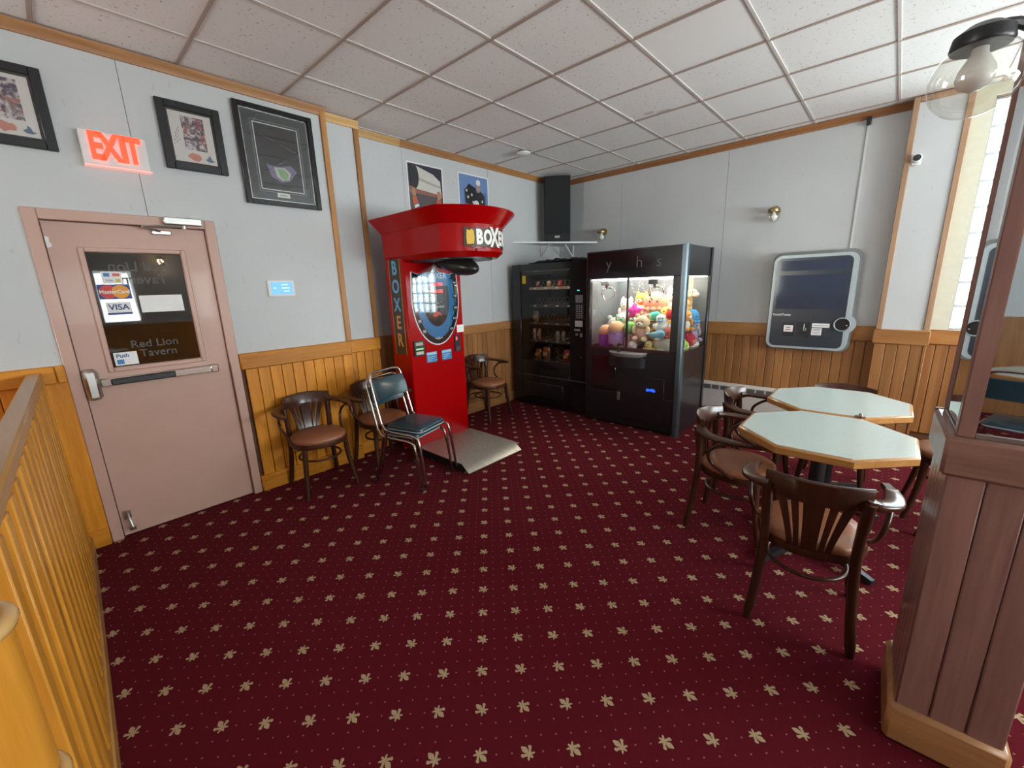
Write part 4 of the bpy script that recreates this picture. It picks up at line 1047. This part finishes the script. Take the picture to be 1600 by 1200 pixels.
for lab, x, c in (('dark brown chocolate bar in the first coil of the top shelf', -.30, (.16, .07, .03)), ('pale gold chocolate bar in the second coil of the top shelf', -.12, (.50, .36, .20)), ('red candy bar in the third coil of the top shelf', .055, (.60, .02, .02)), ('striped cream candy bar in the last coil of the top shelf', .24, (.55, .48, .40))):
    snack('candy_bar', lab, x, 1.555, .055, .085, c, tuple(q * .6 + .2 for q in c), .05, .2)
# crumpled black cloth on top of the vending machine
rnd = random.Random(3); nx, ny = 26, 8; vs = []; fs = []
for i in range(nx + 1):
    for j in range(ny + 1):
        u, v = i / nx, j / ny
        e = min(1, 6 * u * (1 - u)) * min(1, 5 * v * (1 - v) + .25)
        h = (.012 + .045 * abs(math.sin(i * .9 + j * .5)) * rnd.uniform(.3, 1)) * e
        vs.append((.36 + .88 * u + rnd.uniform(-.008, .008), -1.19 + .42 * v, VZ + .004 + h))
for i in range(nx):
    for j in range(ny):
        a = i * (ny + 1) + j; fs.append((a, a + ny + 1, a + ny + 2, a + 1))
cl_ = O('black_cloth', MB().add(vs, fs), M((.012, .012, .013), .85), None, 80)
sm = cl_.modifiers.new('thick', 'SOLIDIFY'); sm.thickness = .004; sm.offset = 1
tag(cl_, 'crumpled black cloth lying on top of the vending machine', 'cloth')

# ------------------------------------------------------------------ corner shelf and loudspeaker
sh = thing('corner_shelf', 'white triangular corner shelf high above the vending machine', 'shelf')
mb = MB(); mb.prism([(.003, -1.06), (.66, -.003), (.003, -.003)], 2.150, 2.170); O('board', mb, white_m, sh)
mb = MB(); mb.prism([(-.0, 0), (.03, 0), (.03, -.012), (0, -.012)], 0, .01); 
for pts in ([(.012, -.46, 1.99), (.20, -.52, 2.15)], [(.25, -.012, 1.99), (.30, -.28, 2.15)]):
    mb = MB(); mb.tube(pts, .010, 6); O('brace', mb, white_m, sh)
for b in ((.002, .012, -.47, -.45, 1.94, 2.15), (.24, .26, -.012, -.002, 1.94, 2.15)):
    mb = MB(); mb.box(*b); O('wall_bracket', mb, white_m, sh)
sp = thing('loudspeaker', 'tall black loudspeaker standing on the white corner shelf', 'speaker', (.205, -.335, 2.170), R(36))
mb = MB(); mb.box(-.18, .18, -.17, .06, 0, .850, .008); O('cabinet', mb, M((.012, .012, .013), .7), sp)
mb = MB(); mb.box(-.168, .168, -.185, -.168, .115, .835, .006); O('grille', mb, M((.016, .016, .017), .9, 0, .3, 200, .4), sp)
mb = MB(); mb.box(-.035, .035, -.174, -.169, .055, .085, .002); O('name_badge', mb, M((.55, .55, .52), .3, .5), sp)

# ------------------------------------------------------------------ touch screen jukebox
jb = thing('jukebox', 'wall mounted touch screen jukebox with silver rim and round dial', 'jukebox', (3.25, 0, 0))
def jb_out(g, dz=0.0):
    P = rrect(-.355 - g, .345 + g, .852 - g, 1.812 + g, .075, 6)
    out = []
    for (x, z) in P: out.append((x, z))
    # dial bump on the right edge
    bump = [(.3 + (.095 + g) * math.cos(R(a)), 1.118 + (.095 + g) * math.sin(R(a))) for a in (-58, -35, -12, 12, 35, 58)]
    k = max(i for i, p in enumerate(out))       # last point is the lower right corner's end
    return out[:] + [b for b in bump if b[0] > .345 + g]
back_m_ = M((.20, .21, .20), .5)
mb = MB(); mb.prism(rrect(-.375, .365, .835, 1.845, .08, 6), -.075, -.032, 'y'); O('back_box', mb, back_m_, jb)
mb = MB(); mb.prism(jb_out(0), -.135, -.07, 'y'); O('rim', mb, M((.46, .53, .56), .35, .3), jb, 30)
mb = MB(); mb.prism(rrect(-.325, .305, .875, 1.782, .05, 6), -.141, -.12, 'y'); O('face_panel', mb, M((.035, .045, .06), .22, coat=.3), jb)
mb = MB(); mb.prism(rrect(-.300, .285, 1.265, 1.610, .006, 2), -.1425, -.12, 'y'); O('screen', mb, M((.035, .050, .085), .06, 0, .03, 3, coat=.3), jb)
mb = MB(); mb.prism(rrect(-.290, .280, 1.655, 1.755, .006, 2), -.1425, -.12, 'y'); O('top_screen', mb, M((.04, .055, .09), .06, 0, .03, 3, coat=.3), jb)
mb = MB().at((.288, -.135, 1.118), R(90)); mb.lathe([(.070, 0), (.070, .016), (.060, .020), (.056, .014), (0, .014)], 30); dl = O('dial', mb, M((.02, .023, .028), .15, coat=.4), jb)
mb = MB().at((.288, -.152, 1.118), R(90)); mb.ring((0, 0, 0), .064, .064, .006, 30, 8); O('dial_ring', mb, M((.45, .52, .55), .3, .4), dl)
mb = MB().at((.325, -.150, 1.110), R(90)); mb.ball((0, 0, 0), .005, .005, .004, 8, 6); O('dial_light', mb, white_m, dl)
text('maker_lettering', 'TouchTunes', .033, M((.75, .78, .80), .4), jb, (-.235, -.1415, 1.205), .0005, off=.0006)
s = plate('card_reader', -.205, -.105, .985, 1.125, -.141, black_m, jb, .004, .008)
plate('reader_label', -.200, -.118, 1.028, 1.095, -.1455, paper_m, s, .0008); plate('reader_mark', -.185, -.135, 1.045, 1.055, -.1465, M((.55, .12, .12), .5), s, .0006); plate('reader_mark', -.185, -.14, 1.068, 1.078, -.1465, M((.3, .3, .35), .5), s, .0006)
s = plate('bill_slot', -.075, .035, .975, 1.135, -.141, black_m, jb, .004, .008)
mb = MB(); mb.tube([(-.022, -.147, 1.115), (-.022, -.147, 1.07)], .004, 6); mb.at((-.015, -.147, 1.058), R(90)); mb.ring((0, 0, 0), .012, .012, .003, 14, 6); O('slot_symbol', mb, M((.5, .52, .54), .4), s)
s = plate('white_notice', .045, .190, 1.082, 1.122, -.141, paper_m, jb); plate('notice_line', .055, .18, 1.098, 1.104, -.1422, M((.35, .35, .38), .5), s, .0005)
s = plate('white_notice', .045, .130, 1.002, 1.075, -.141, paper_m, jb)
for k in range(4): plate('notice_line', .055, .12, 1.012 + k * .016, 1.018 + k * .016, -.1422, M(((.55, .12, .12) if k == 0 else (.2, .2, .25)), .5), s, .0005)
# small white wall camera, cable strip, smoke detector
wc = thing('wall_camera', 'tiny white security camera on the pilaster beside the glass blocks', 'camera', (3.872, CY, 2.545))
mb = MB(); mb.box(-.028, .034, -.012, 0, -.045, .04, .006); O('mount', mb, white_m, wc)
mb = MB(); mb.at((.004, -.012, .0), R(78)); mb.lathe([(0, -.002), (.030, 0), (.034, .02), (.034, .038), (.030, .042)], 18); O('body', mb, white_m, wc)
mb = MB(); mb.at((.004, -.053, .008), R(78)); mb.lathe([(.027, 0), (.026, .006), (0, .008)], 18); O('lens', mb, blackg_m, wc)
cs = thing('cable_strip', 'thin white cable cover running down the back wall to the jukebox', 'cable cover')
mb = MB(); mb.box(3.494, 3.516, -.012, -.0005, 1.85, 2.93, .003); O('cover', mb, M((.66, .67, .68), .5), cs)
mb = MB(); mb.box(3.488, 3.522, -.045, -.014, 2.93, 3.0, .004); O('black_plug', mb, black_m, cs)
sd = thing('smoke_detector', 'round white smoke detector on a ceiling tile', 'smoke detector', (.63, -1.54, H - .004))
mb = MB(); mb.lathe([(.055, -.004), (.075, -.010), (.075, -.030), (.055, -.042), (0, -.045)], 24); O('body', mb, white_m, sd)
mb = MB(); mb.ring((0, 0, -.012), .074, .074, .004, 24, 6); O('vent_ring', mb, black_m, sd)

# ------------------------------------------------------------------ baseboard heater
ht = thing('baseboard_heater', 'long beige baseboard heater along the back wall with square vents', 'heater')
mb = MB(); mb.prism([(-.085, .05), (-.085, .345), (-.06, .37), (-.032, .37), (-.032, .05)], 1.3, 3.76, 'x'); O('casing', mb, heater_m, ht)
mb = MB(); mb.box(0, .078, -.088, -.084, .285, .335); vme = mesh_of(mb, 'vent', M((.10, .10, .10), .6))
for k in range(15): inst('vent', vme, ht, (2.17 + k * .0965, 0, 0))

# ------------------------------------------------------------------ exit sign, thermostat, pictures
ex = thing('exit_sign', 'lit red letter exit sign in a white box above the door', 'exit sign', (FX, -4.95, 2.355), R(90))
mb = MB(); mb.box(-.15, .15, -.06, 0, .012, .195, .004); O('housing', mb, M((.78, .74, .72), .45), ex)
exm = M((1.0, .035, .012), .4, 0, .02, 5, emit=2.4)
for c, x in zip('EXIT', (-.085, -.025, .037, .082)):
    text('exit_letter', c, .205, exm, ex, (x, -.061, .105), .006, off=.007, sx=.62 if c != 'I' else .8)
mb = MB(); mb.box(-.15, .155, -.062, -.002, 0, .010, .002); O('edge_glow', mb, M((1.0, .50, .45), .4, 0, .02, 5, emit=.35), ex)  # clear glass edge, its faint glow is put in by emission
th = thing('thermostat', 'small white thermostat with a glowing blue screen on the wall beside the door', 'thermostat', (FX, -4.12, 1.565), R(90))
mb = MB(); mb.prism(rrect(-.095, .097, 0, .122, .008, 3), -.024, 0, 'y'); O('case', mb, white_m, th)
plate('screen', -.078, .082, .014, .108, -.024, M((.03, .27, .62), .3, 0, .1, 4, emit=.55), th, .001)
for k, (a, b, z) in enumerate(((.0, .05, .085), (.0, .06, .06), (.01, .055, .035), (-.06, -.04, .06))): plate('readout', a, b, z, z + .008, -.0252, M((.35, .7, .95), .3, emit=.6), th, .0005)

def frame(nm, label, y0, y1, z0, z1, fw, fm, art, depth=.028):
    t = thing(nm, label, 'picture', (FX, (y0 + y1) / 2, z0), R(90))
    w_, h = y1 - y0, z1 - z0
    mb = MB()
    for a, b, c, d in ((-w_ / 2, -w_ / 2 + fw, 0, h), (w_ / 2 - fw, w_ / 2, 0, h), (-w_ / 2 + fw, w_ / 2 - fw, 0, fw), (-w_ / 2 + fw, w_ / 2 - fw, h - fw, h)):
        mb.box(a, b, -depth, -.001, c, d, .003)
    O('frame', mb, fm, t)
    mb = MB(); mb.box(-w_ / 2 + fw * .5, w_ / 2 - fw * .5, -.010, -.002, fw * .5, h - fw * .5); O('mat_board', mb, M((.012, .013, .014), .6), t)
    art(t, w_, h)
    mb = MB(); mb.box(-w_ / 2 + fw, w_ / 2 - fw, -.0205, -.0185, fw, h - fw); O('glass', mb, pic_glass, t)
    return t
pic_glass = make_glass('picture_glass', (.97, .97, .97), .05)
def blob(rnd, cx, cz, r, n=9, sx=1.0): return [(cx + sx * r * rnd.uniform(.55, 1) * math.cos(2 * PI * k / n), cz + r * rnd.uniform(.55, 1) * math.sin(2 * PI * k / n)) for k in range(n)]
def print_m(seed):
    t = NT('photo_print_%d' % seed)
    p = t.map(t.obj(), (1, 1, 1), (seed * 3.1, 0, seed * 1.7))
    n = t.noise(p, 26, 4, .6, 1.2); n2 = t.noise(p, 15, 2, .5, .8)
    c = t.ramp(n, [(.30, (.02, .02, .04)), (.43, (.10, .08, .13)), (.50, (.30, .22, .22)), (.56, (.55, .50, .50)), (.66, (.70, .66, .66))])
    c = t.mix(t.math('MULTIPLY', t.math('GREATER_THAN', n2, .58), .7), c, (.36, .07, .06))
    t.set(c, .5); return t.m
def hockey(seed, tone):
    def art(t, w_, h):
        a = w_ * .335; z0, z1 = h * .135, h * .865
        sheet = plate('photo_sheet', -a, a, z0, z1, -.0102, M((.74, .70, .66), .6), t)
        px0, px1, pz0, pz1 = -a * .45, a * .62, z0 + (z1 - z0) * .26, z0 + (z1 - z0) * .93
        plate('photo', px0, px1, pz0, pz1, -.0113, print_m(seed), sheet, .0006)
        rnd = random.Random(seed); yy = -.0120
        cols = [(.05, .05, .10), (.62, .58, .60), (.45, .12, .10), (.10, .10, .16), (.55, .36, .28), (.70, .68, .68), (.22, .20, .26), (.08, .07, .10), (.50, .48, .52), (.35, .10, .12)]
        for k in range(9):
            r = rnd.uniform(.008, .018); cx = rnd.uniform(px0 + r, px1 - r); cz = rnd.uniform(pz0 + r, pz1 - r)
            mb = MB(); mb.prism(blob(rnd, cx, cz, r), yy - .0003, yy, 'y'); O('photo_patch', mb, M(rnd.choice(cols), .5), sheet); yy -= .00012
        mb = MB(); mb.tube([(px0 + .02, -.0155, pz1 - .03), (px1 - .01, -.0155, pz0 + .03)], .0022, 5); O('stick', mb, M((.45, .25, .16), .5), sheet)
        mb = MB(); mb.prism(blob(rnd, -a * .05, z0 + (z1 - z0) * .13, .032, 10, 1.5), -.0116, -.0113, 'y'); O('red_scrawl', mb, M((.62, .25, .18), .6), sheet)
        mb = MB(); mb.prism([(a * .45, z0 + .03), (a * .55, z0 + .018), (a * .75, z0 + .016), (a * .9, z0 + .026), (a * .78, z0 + .030), (a * .72, z0 + .05), (a * .62, z0 + .058), (a * .6, z0 + .042)], -.0118, -.0113, 'y'); O('team_emblem', mb, M((.12, .17, .28), .5), sheet)
        for k in range(4):
            mb = MB(); mb.tube([(-a * .93 + .004 * k, -.0112, z0 + .10 + .02 * k), (-a * .6, -.0112, z0 + .14 + .025 * k)], .0012, 4); O('signature_stroke', mb, M((.2, .2, .24), .5), sheet)
    return art
def arena(t, w_, h):
    y = -.0102
    def rim(x0, x1, z0, z1, th_, m, nm):
        mb = MB(); mb.box(x0, x1, y - .0012, y, z0, z0 + th_); mb.box(x0, x1, y - .0012, y, z1 - th_, z1); mb.box(x0, x0 + th_, y - .0012, y, z0, z1); mb.box(x1 - th_, x1, y - .0012, y, z0, z1); O(nm, mb, m, t)
    silver = M((.72, .72, .70), .25, .6)
    rim(-.238, .238, .034, h - .03, .009, silver, 'inner_fillet')
    plate('grey_mat', -.229, .229, .043, h - .039, y - .0002, M((.045, .055, .058), .5), t, .0006)
    rim(-.172, .172, .098, h - .095, .002, M((.4, .4, .4), .5), 'fine_line'); rim(-.158, .158, .113, h - .11, .006, M((.75, .75, .74), .5), 'white_line')
    ph = plate('photo', -.152, .152, .119, h - .116, y - .0010, M((.022, .022, .026), .4), t, .0006)
    yy = y - .0018
    mb = MB(); mb.prism([(-.10, .30), (-.075, .21), (-.01, .175), (.055, .19), (.12, .27), (.075, .31), (-.02, .285), (-.07, .29)], yy - .0003, yy, 'y'); O('stands', mb, M((.20, .17, .28), .5), ph)
    mb = MB(); mb.prism([(-.05, .28), (-.035, .215), (0, .19), (.05, .20), (.07, .25), (.03, .285)], yy - .0006, yy - .0003, 'y'); O('lit_stands', mb, M((.55, .55, .50), .5), ph)
    mb = MB(); mb.prism([(-.028, .275), (-.012, .215), (.015, .195), (.045, .21), (.05, .245), (.02, .275)], yy - .0009, yy - .0006, 'y'); O('playing_field', mb, M((.24, .42, .20), .5), ph)
    for k, (x0, z0, x1, z1) in enumerate(((-.12, .50, -.03, .47), (.02, .45, .10, .42), (.06, .43, .13, .41))):
        mb = MB(); mb.tube([(x0, yy, z0), (x1, yy, z1)], .002, 4); O('light_rig', mb, M((.16, .15, .15), .5), ph)
    plate('dark_caption', -.14, .06, .135, .160, yy, M((.006, .006, .006), .5), ph, .0004)
    plate('name_plate', -.052, .040, .066, .098, y - .0012, M((.72, .72, .70), .4), t, .001); plate('name_mark', -.035, .02, .078, .085, y - .0024, M((.3, .3, .3), .5), t, .0005)
frame('picture_frame', 'black framed hockey photo on the railing side of the exit sign', -5.54, -5.193, 2.412, 2.825, .045, black_m, hockey(4, 0))
frame('picture_frame', 'black framed signed hockey action photo between the exit sign and the large stadium print', -4.705, -4.356, 2.415, 2.830, .045, black_m, hockey(9, 1))
frame('picture_frame', 'large black framed night stadium print with silver inner lines', -4.265, -3.715, 2.250, 2.936, .035, M((.012, .012, .013), .25), arena, .035)
# two unframed posters behind the boxing machine
def poster(nm, label, y0, y1, z0, z1, bgc, art):
    t = thing(nm, label, 'poster', (.0005, (y0 + y1) / 2, z0), R(90)); w_, h = y1 - y0, z1 - z0
    plate('sheet', -w_ / 2, w_ / 2, 0, h, 0, M((.80, .80, .80), .5), t, .002)
    plate('print_ground', -w_ / 2 + .015, w_ / 2 - .015, .015, h - .015, -.002, M(bgc, .4), t, .0005)
    def P(nm2, poly, c, k): mb = MB(); mb.prism(poly, -.0028 - k * .0003, -.0025, 'y'); O(nm2, mb, M(c, .4), t)
    art(P, w_, h); return t
def cup_art(P, w_, h):
    a = w_ / 2 - .02
    P('crowd', [(-a, .05), (a, .05), (a, .34), (-a, .36)], (.10, .08, .08), 0)
    P('crowd_band', [(-a, .32), (a, .30), (a, .36), (-a, .38)], (.30, .12, .09), 1)
    P('trophy', [(-.13, .36), (a * .93, .33), (a * .9, .47), (.10, .53), (-.12, .585)], (.62, .60, .54), 2)
    P('trophy_band', [(-.12, .45), (a * .9, .40), (a * .9, .42), (-.12, .48)], (.40, .39, .36), 3)
    P('trophy_base', ell(-.145, .48, .055, .12), (.03, .03, .035), 4)
    for s in (-1, 1):
        P('sleeve', [(s * .185, .30), (s * .13, .32), (s * .06, .10), (s * .13, .06)], (.04, .05, .12), 5)
        P('sleeve_band', [(s * .19, .27), (s * .135, .29), (s * .115, .22), (s * .175, .19)], (.55, .12, .05), 6)
        P('sleeve_stripe', [(s * .170, .19), (s * .113, .215), (s * .105, .19), (s * .165, .165)], (.75, .74, .72), 7)
        P('glove', ell(s * .165, .325, .03, .045), (.45, .22, .14), 8)
    P('jersey', [(-.12, .015), (.12, .015), (.10, .12), (-.10, .12)], (.04, .05, .12), 6)
    P('face', ell(.0, .12, .032, .045), (.62, .36, .26), 9); P('helmet', ell(.0, .155, .04, .028), (.12, .20, .36), 10)
def player_art(P, w_, h):
    P('sky_patch', [(-.16, .0 + .02), (.2, .02), (.2, .2), (-.16, .22)], (.10, .14, .30), 0)
    P('player_back', [(-.14, .06), (-.02, .04), (.05, .12), (.03, .24), (-.08, .28), (-.15, .2)], (.015, .016, .022), 1)
    P('player_body', [(.0, .02), (.18, .02), (.17, .16), (.10, .22), (.02, .18)], (.02, .022, .03), 2)
    P('face', ell(.075, .25, .032, .055), (.42, .26, .20), 3); P('helmet', ell(.072, .305, .036, .032), (.72, .72, .72), 4)
    P('second_helmet', ell(.03, .06, .045, .045), (.70, .68, .66), 5); P('second_face', ell(.035, .03, .03, .02), (.42, .24, .18), 6)
    for x, z in ((-.10, .13), (-.04, .16), (-.12, .2), (.13, .10), (-.02, .08)): P('jersey_mark', ell(x, z, .014, .016, 8), (.62, .62, .60), 7)
poster('hockey_poster', 'poster of a hockey player lifting a silver trophy above the red boxing machine', -2.668, -2.197, 2.26, 2.875, (.035, .03, .05), cup_art)
poster('hockey_poster', 'blue poster of hockey players in dark jerseys with a white helmet', -1.975, -1.488, 2.50, 2.885, (.16, .26, .50), player_art)

# ------------------------------------------------------------------ chairs
seat_m = M((.30, .11, .05), .38, 0, .12, 10, coat=.1)
def make_armchair(label):
    t = thing('bentwood_armchair', label, 'chair', group='brown bentwood armchairs')
    # front = -y, origin on the floor under the seat centre
    n = 28
    mb = MB()
    def oval(f, z, sq=.0): return [((.205 + sq) * f * math.cos(2 * PI * k / n) * (1 + .06 * abs(math.sin(4 * PI * k / n))), (.205 + sq) * f * math.sin(2 * PI * k / n) * (1 + .06 * abs(math.sin(4 * PI * k / n))) - .005, z) for k in range(n)]
    mb.loft([oval(.97, .425), oval(1.0, .437), oval(.99, .452), oval(.90, .466), oval(.6, .475), oval(.2, .478)]); O('seat_cushion', mb, seat_m, t, 60)
    mb = MB(); mb.loft([oval(.95, .388), oval(1.02, .392), oval(1.035, .410), oval(1.02, .428), oval(.94, .430)]); O('seat_frame', mb, chair_w, t, 60)
    # crest rail: wide curved board
    rings = []
    for k in range(15):
        u = -1 + 2 * k / 14; x = .188 * u; y = .235 - .075 * u * u
        top = .765 - .012 * u * u; hgt = .105 - .02 * abs(u) ** 3
        lean = .012
        rings.append([(x, y - .010, top - hgt), (x, y + .012, top - hgt), (x * 1.0, y + .012 + lean, top - .006), (x, y + .006 + lean, top), (x, y - .006 + lean, top), (x, y - .012 + lean, top - .008)])
    mb = MB(); mb.loft(rings); O('crest_rail', mb, chair_w, t, 50)
    for s in (-1, 1):
        # arms sweep out from the crest ends and forward
        pts = bez([(s * .160, .190, .692), (s * .215, .155, .684), (s * .258, .085, .674), (s * .264, -.03, .668), (s * .246, -.125, .664)], 16)
        m_ = len(pts)
        mb = MB(); mb.ribbon(pts, [.036 + .036 * math.sin(PI * min(1, i / (m_ - 1) * 1.1 + .05)) ** .6 if i < m_ - 1 else .034 for i in range(m_)], [.040 - .016 * min(1, i / 5) for i in range(m_)]); O('arm', mb, chair_w, t, 50)
        # bent loop under the arm
        mb = MB(); mb.tube(bez([(s * .256, -.07, .658), (s * .258, .03, .640), (s * .245, .105, .575), (s * .226, .09, .50), (s * .210, .03, .452), (s * .204, -.03, .415)], 20), .0105, 8); O('arm_loop', mb, chair_w, t, 60)
        # rear leg runs up into the back post
        mb = MB(); mb.tube(bez([(s * .195, .228, 0), (s * .176, .202, .20), (s * .165, .185, .41), (s * .168, .185, .55), (s * .178, .200, .70)], 16), [.016] + [.020] * 12 + [.022] * 4, 8); O('rear_leg', mb, chair_w, t, 60)
        mb = MB(); mb.tube(bez([(s * .200, -.205, 0), (s * .185, -.180, .12), (s * .168, -.155, .28), (s * .160, -.150, .40)], 9), [.015, .016, .017, .018, .019, .020, .021, .021, .021, .021], 8); O('front_leg', mb, chair_w, t, 60)
    # fan of slats from the seat back to the crest
    for k, (xb, xt, wb, wt) in enumerate(((-.066, -.122, .020, .036), (-.043, -.072, .018, .030), (0, 0, .054, .078), (.043, .072, .018, .030), (.066, .122, .020, .036))):
        rg = []
        for i in range(9):
            v = i / 8; z = .395 + (.675 - .395) * v; bow = .02 * math.sin(PI * v)
            xx = xb + (xt - xb) * v ** 1.5; ww = wb + (wt - wb) * v ** 1.6; yy = .195 + .035 * v + .012 * math.sin(PI * v) - .05 * (xx / .19) ** 2 - .004
            rg.append([(xx - ww / 2, yy - .006, z), (xx + ww / 2, yy - .006, z), (xx + ww / 2, yy + .006, z), (xx - ww / 2, yy + .006, z)])
        mb = MB(); mb.loft(rg); O('back_slat', mb, chair_w, t)
    mb = MB(); mb.ring((0, .005, .275), .158, .165, .009, 30, 8); O('stretcher_ring', mb, chair_w, t, 60)
    return t
proto = None
def armchair(label, x, y, face):
    # face: heading the sitter looks, degrees from +X
    global proto
    if proto is None: proto = make_armchair(label); o = proto
    else: o = copy_tree(proto); o['label'] = label
    o.location = (x, y, 0); o.rotation_euler = (0, 0, R(face + 90))
    return o
armchair('brown bentwood armchair with its back to the wall nearest the exit door', .512, -4.108, -4)
armchair('brown bentwood armchair partly hidden behind the stacked teal chairs', .503, -3.510, 0)
armchair('brown bentwood armchair in the corner between the red boxing machine and vending machine', .285, -1.915, 2)
armchair('dark bentwood armchair seen from behind, drawn up next to the mirrored pillar', 3.740, -3.180, 95)
armchair('bentwood armchair facing the mirrored pillar across the table closest to it', 3.285, -2.640, 0)
armchair('bentwood armchair backing on the heater side at the table nearer the jukebox wall', 3.265, -1.985, 0)
armchair('bentwood armchair pushed in tight, only its crest showing above the tabletop by the jukebox', 3.700, -1.560, -90)
armchair('bentwood armchair half hidden between the tables and the mirrored pillar', 4.40, -2.24, 182)
armchair('bentwood armchair behind the mirrored pillar at the table nearer the jukebox', 4.33, -1.63, 180)

# stacked teal steel chairs
teal_m = M((.018, .045, .060), .30, 0, .1, 12, coat=.25)
pipe_m = M((.40, .46, .48), .5)
def make_steel(label):
    t = thing('stacking_chair', label, 'chair', group='stacked teal chairs')
    for nm, pts in (('frame_tube', None),):
        hoop = bez([(-.195, .175, .47), (-.190, .225, .68), (-.180, .262, .83), (-.140, .275, .872), (0, .277, .878), (.140, .275, .872), (.180, .262, .83), (.190, .225, .68), (.195, .175, .47)], 32)
        mb = MB(); mb.tube(hoop, .0115, 10); O('back_hoop', mb, chrome_m, t, 60)
    for s in (-1, 1):
        mb = MB(); mb.tube(bez([(s * .195, .175, .47), (s * .198, .12, .418), (s * .200, -.03, .408), (s * .202, -.155, .402), (s * .204, -.205, .36), (s * .212, -.235, .15), (s * .216, -.250, .012)], 24), .0115, 10); O('front_leg', mb, chrome_m, t, 60)
        mb = MB(); mb.tube(bez([(s * .2225, .095, .424), (s * .2245, .128, .300), (s * .2275, .172, .150), (s * .2310, .215, .012)], 12), .0115, 10); O('rear_leg', mb, chrome_m, t, 60)
        for xx, yy in ((.216, -.250), (.231, .215)):
            mb = MB(); mb.lathe([(.013, 0), (.0145, .004), (.0135, .03)], 10, (s * xx, yy, 0)); O('foot_cap', mb, black_m, t)
    mb = MB(); P = rrect(-.174, .174, -.200, .165, .05, 5)
    sc = lambda f, z: [(x * f, y * f, z) for x, y in P]
    mb.loft([sc(.96, .418), sc(1, .426), sc(1, .448), sc(.95, .462), sc(.6, .468), sc(.2, .470)]); st = O('seat_pad', mb, teal_m, t, 50)
    mb = MB(); mb.loft([sc(1.004, .424), sc(1.012, .428), sc(1.004, .432)], False, False); O('piping', mb, pipe_m, st)
    rg = []
    for k in range(11):
        u = -1 + 2 * k / 10; x = .178 * u; b = .025 * (1 - u * u)
        rg.append([(x, .208 + b - .018, .655), (x, .208 + b + .004, .655), (x, .248 + b + .012, .812), (x, .248 + b - .004, .818), (x, .228 + b - .024, .74)])
    mb = MB(); mb.loft(rg); O('back_pad', mb, teal_m, t, 50)
    return t
sc_ = make_steel('teal vinyl and chrome chair at the bottom of the stacked pair')
sc_.location = (.985, -3.530, 0); sc_.rotation_euler = (0, 0, R(16 + 90))
c2 = copy_tree(sc_); c2['label'] = 'teal vinyl and chrome chair on top of the stacked pair'
c2.location = (.985 + .0433, -3.530 + .0124, .052)

# ------------------------------------------------------------------ tables
top_m = M((.55, .61, .57), .18, 0, .04, 40, coat=.15)
edge_m = wood('table_edge_oak', (.50, .24, .075), (.32, .14, .035), 'x', .32, .3)
def make_table(label):
    t = thing('octagonal_table', label, 'table', group='octagonal pedestal tables')
    def octo(r, z): return [(r / math.cos(PI / 8) * math.cos(R(22.5 + 45 * k)), r / math.cos(PI / 8) * math.sin(R(22.5 + 45 * k)), z) for k in range(8)]
    mb = MB(); mb.loft([octo(.384, .694), octo(.392, .699), octo(.392, .731), octo(.384, .738), octo(.372, .7385)], True, False); O('edge_band', mb, edge_m, t, 30)
    mb = MB(); mb.loft([octo(.374, .712), octo(.374, .7405)]); O('table_top', mb, top_m, t, 30)
    mb = MB(); mb.lathe([(.16, .69), (.16, .70), (.02, .70)], 20); mb.lathe([(.038, .06), (.038, .69)], 18); O('column', mb, black_m, t)
    for k in range(4):
        a = R(61 + 90 * k); mb = MB(); mb.at((0, 0, 0), 0, 0, a)
        mb.loft([[(.02, -.025, .05), (.02, .025, .05), (.02, .022, .11), (.02, -.022, .11)], [(.20, -.022, .03), (.20, .022, .03), (.20, .018, .065), (.20, -.018, .065)], [(.355, -.018, .008), (.355, .018, .008), (.355, .014, .034), (.355, -.014, .034)]])
        mb.lathe([(.016, 0), (.016, .012)], 10, (.33, 0, 0)); O('foot', mb, black_m, t)
    return t
tb = make_table('white octagonal table with oak edge beside the mirrored pillar and dark armchair'); tb.location = (3.695, -2.615, 0)
tb2 = copy_tree(tb); tb2['label'] = 'white octagonal table with oak edge nearer the jukebox wall'; tb2.location = (3.685, -1.815, 0)
ck = thing('table_clip', 'small metal clip lying where the two tabletops meet', 'clip', (3.835, -2.195, .7405))
mb = MB(); mb.at((0, 0, .010), 0, R(90), R(20)); mb.ring((0, 0, 0), .012, .018, .005, 16, 6); O('ring', mb, M((.30, .24, .20), .3, .8), ck)
mb = MB(); mb.box(-.028, .028, -.010, .010, 0, .010, .003); O('bar', mb, M((.34, .28, .24), .35, .7), ck)
# the rest of the room, seen in the mirrors and the door glass
tb3 = copy_tree(tb); tb3['label'] = 'white octagonal table by the side window, seen in the door glass'; tb3.location = (6.2, -5.0, 0)
armchair('bentwood armchair at the window table, seen in the door glass', 5.6, -5.1, 0)
tb4 = copy_tree(tb); tb4['label'] = 'white octagonal table at the rear of the room, seen in the pillar mirror'; tb4.location = (5.2, -7.4, 0)
c3 = copy_tree(sc_); c3['label'] = 'teal chair at the rear table, seen in the pillar mirror'; del c3['group']; c3.location = (4.9, -6.75, 0); c3.rotation_euler = (0, 0, R(20))
for wh, loc, rz_, p in (('on the rear wall beside its added window', (3.5, YR, 2.35), 180, 18), ('on the right wall between the windows', (XR, -3.72, 2.35), -90, 34), ('on the right wall past the second window', (XR, -6.2, 2.35), -90, 12)):
    globe_light('globe_sconce', 'lit warm globe wall light %s' % wh, loc, R(rz_), brass_m, .075, .14)
    d = Vector((0, -.14, -.07)); d.rotate(Matrix.Rotation(R(rz_), 3, 'Z'))
    lamp('warm_globe_light', Vector(loc) + d, p, r=.04)
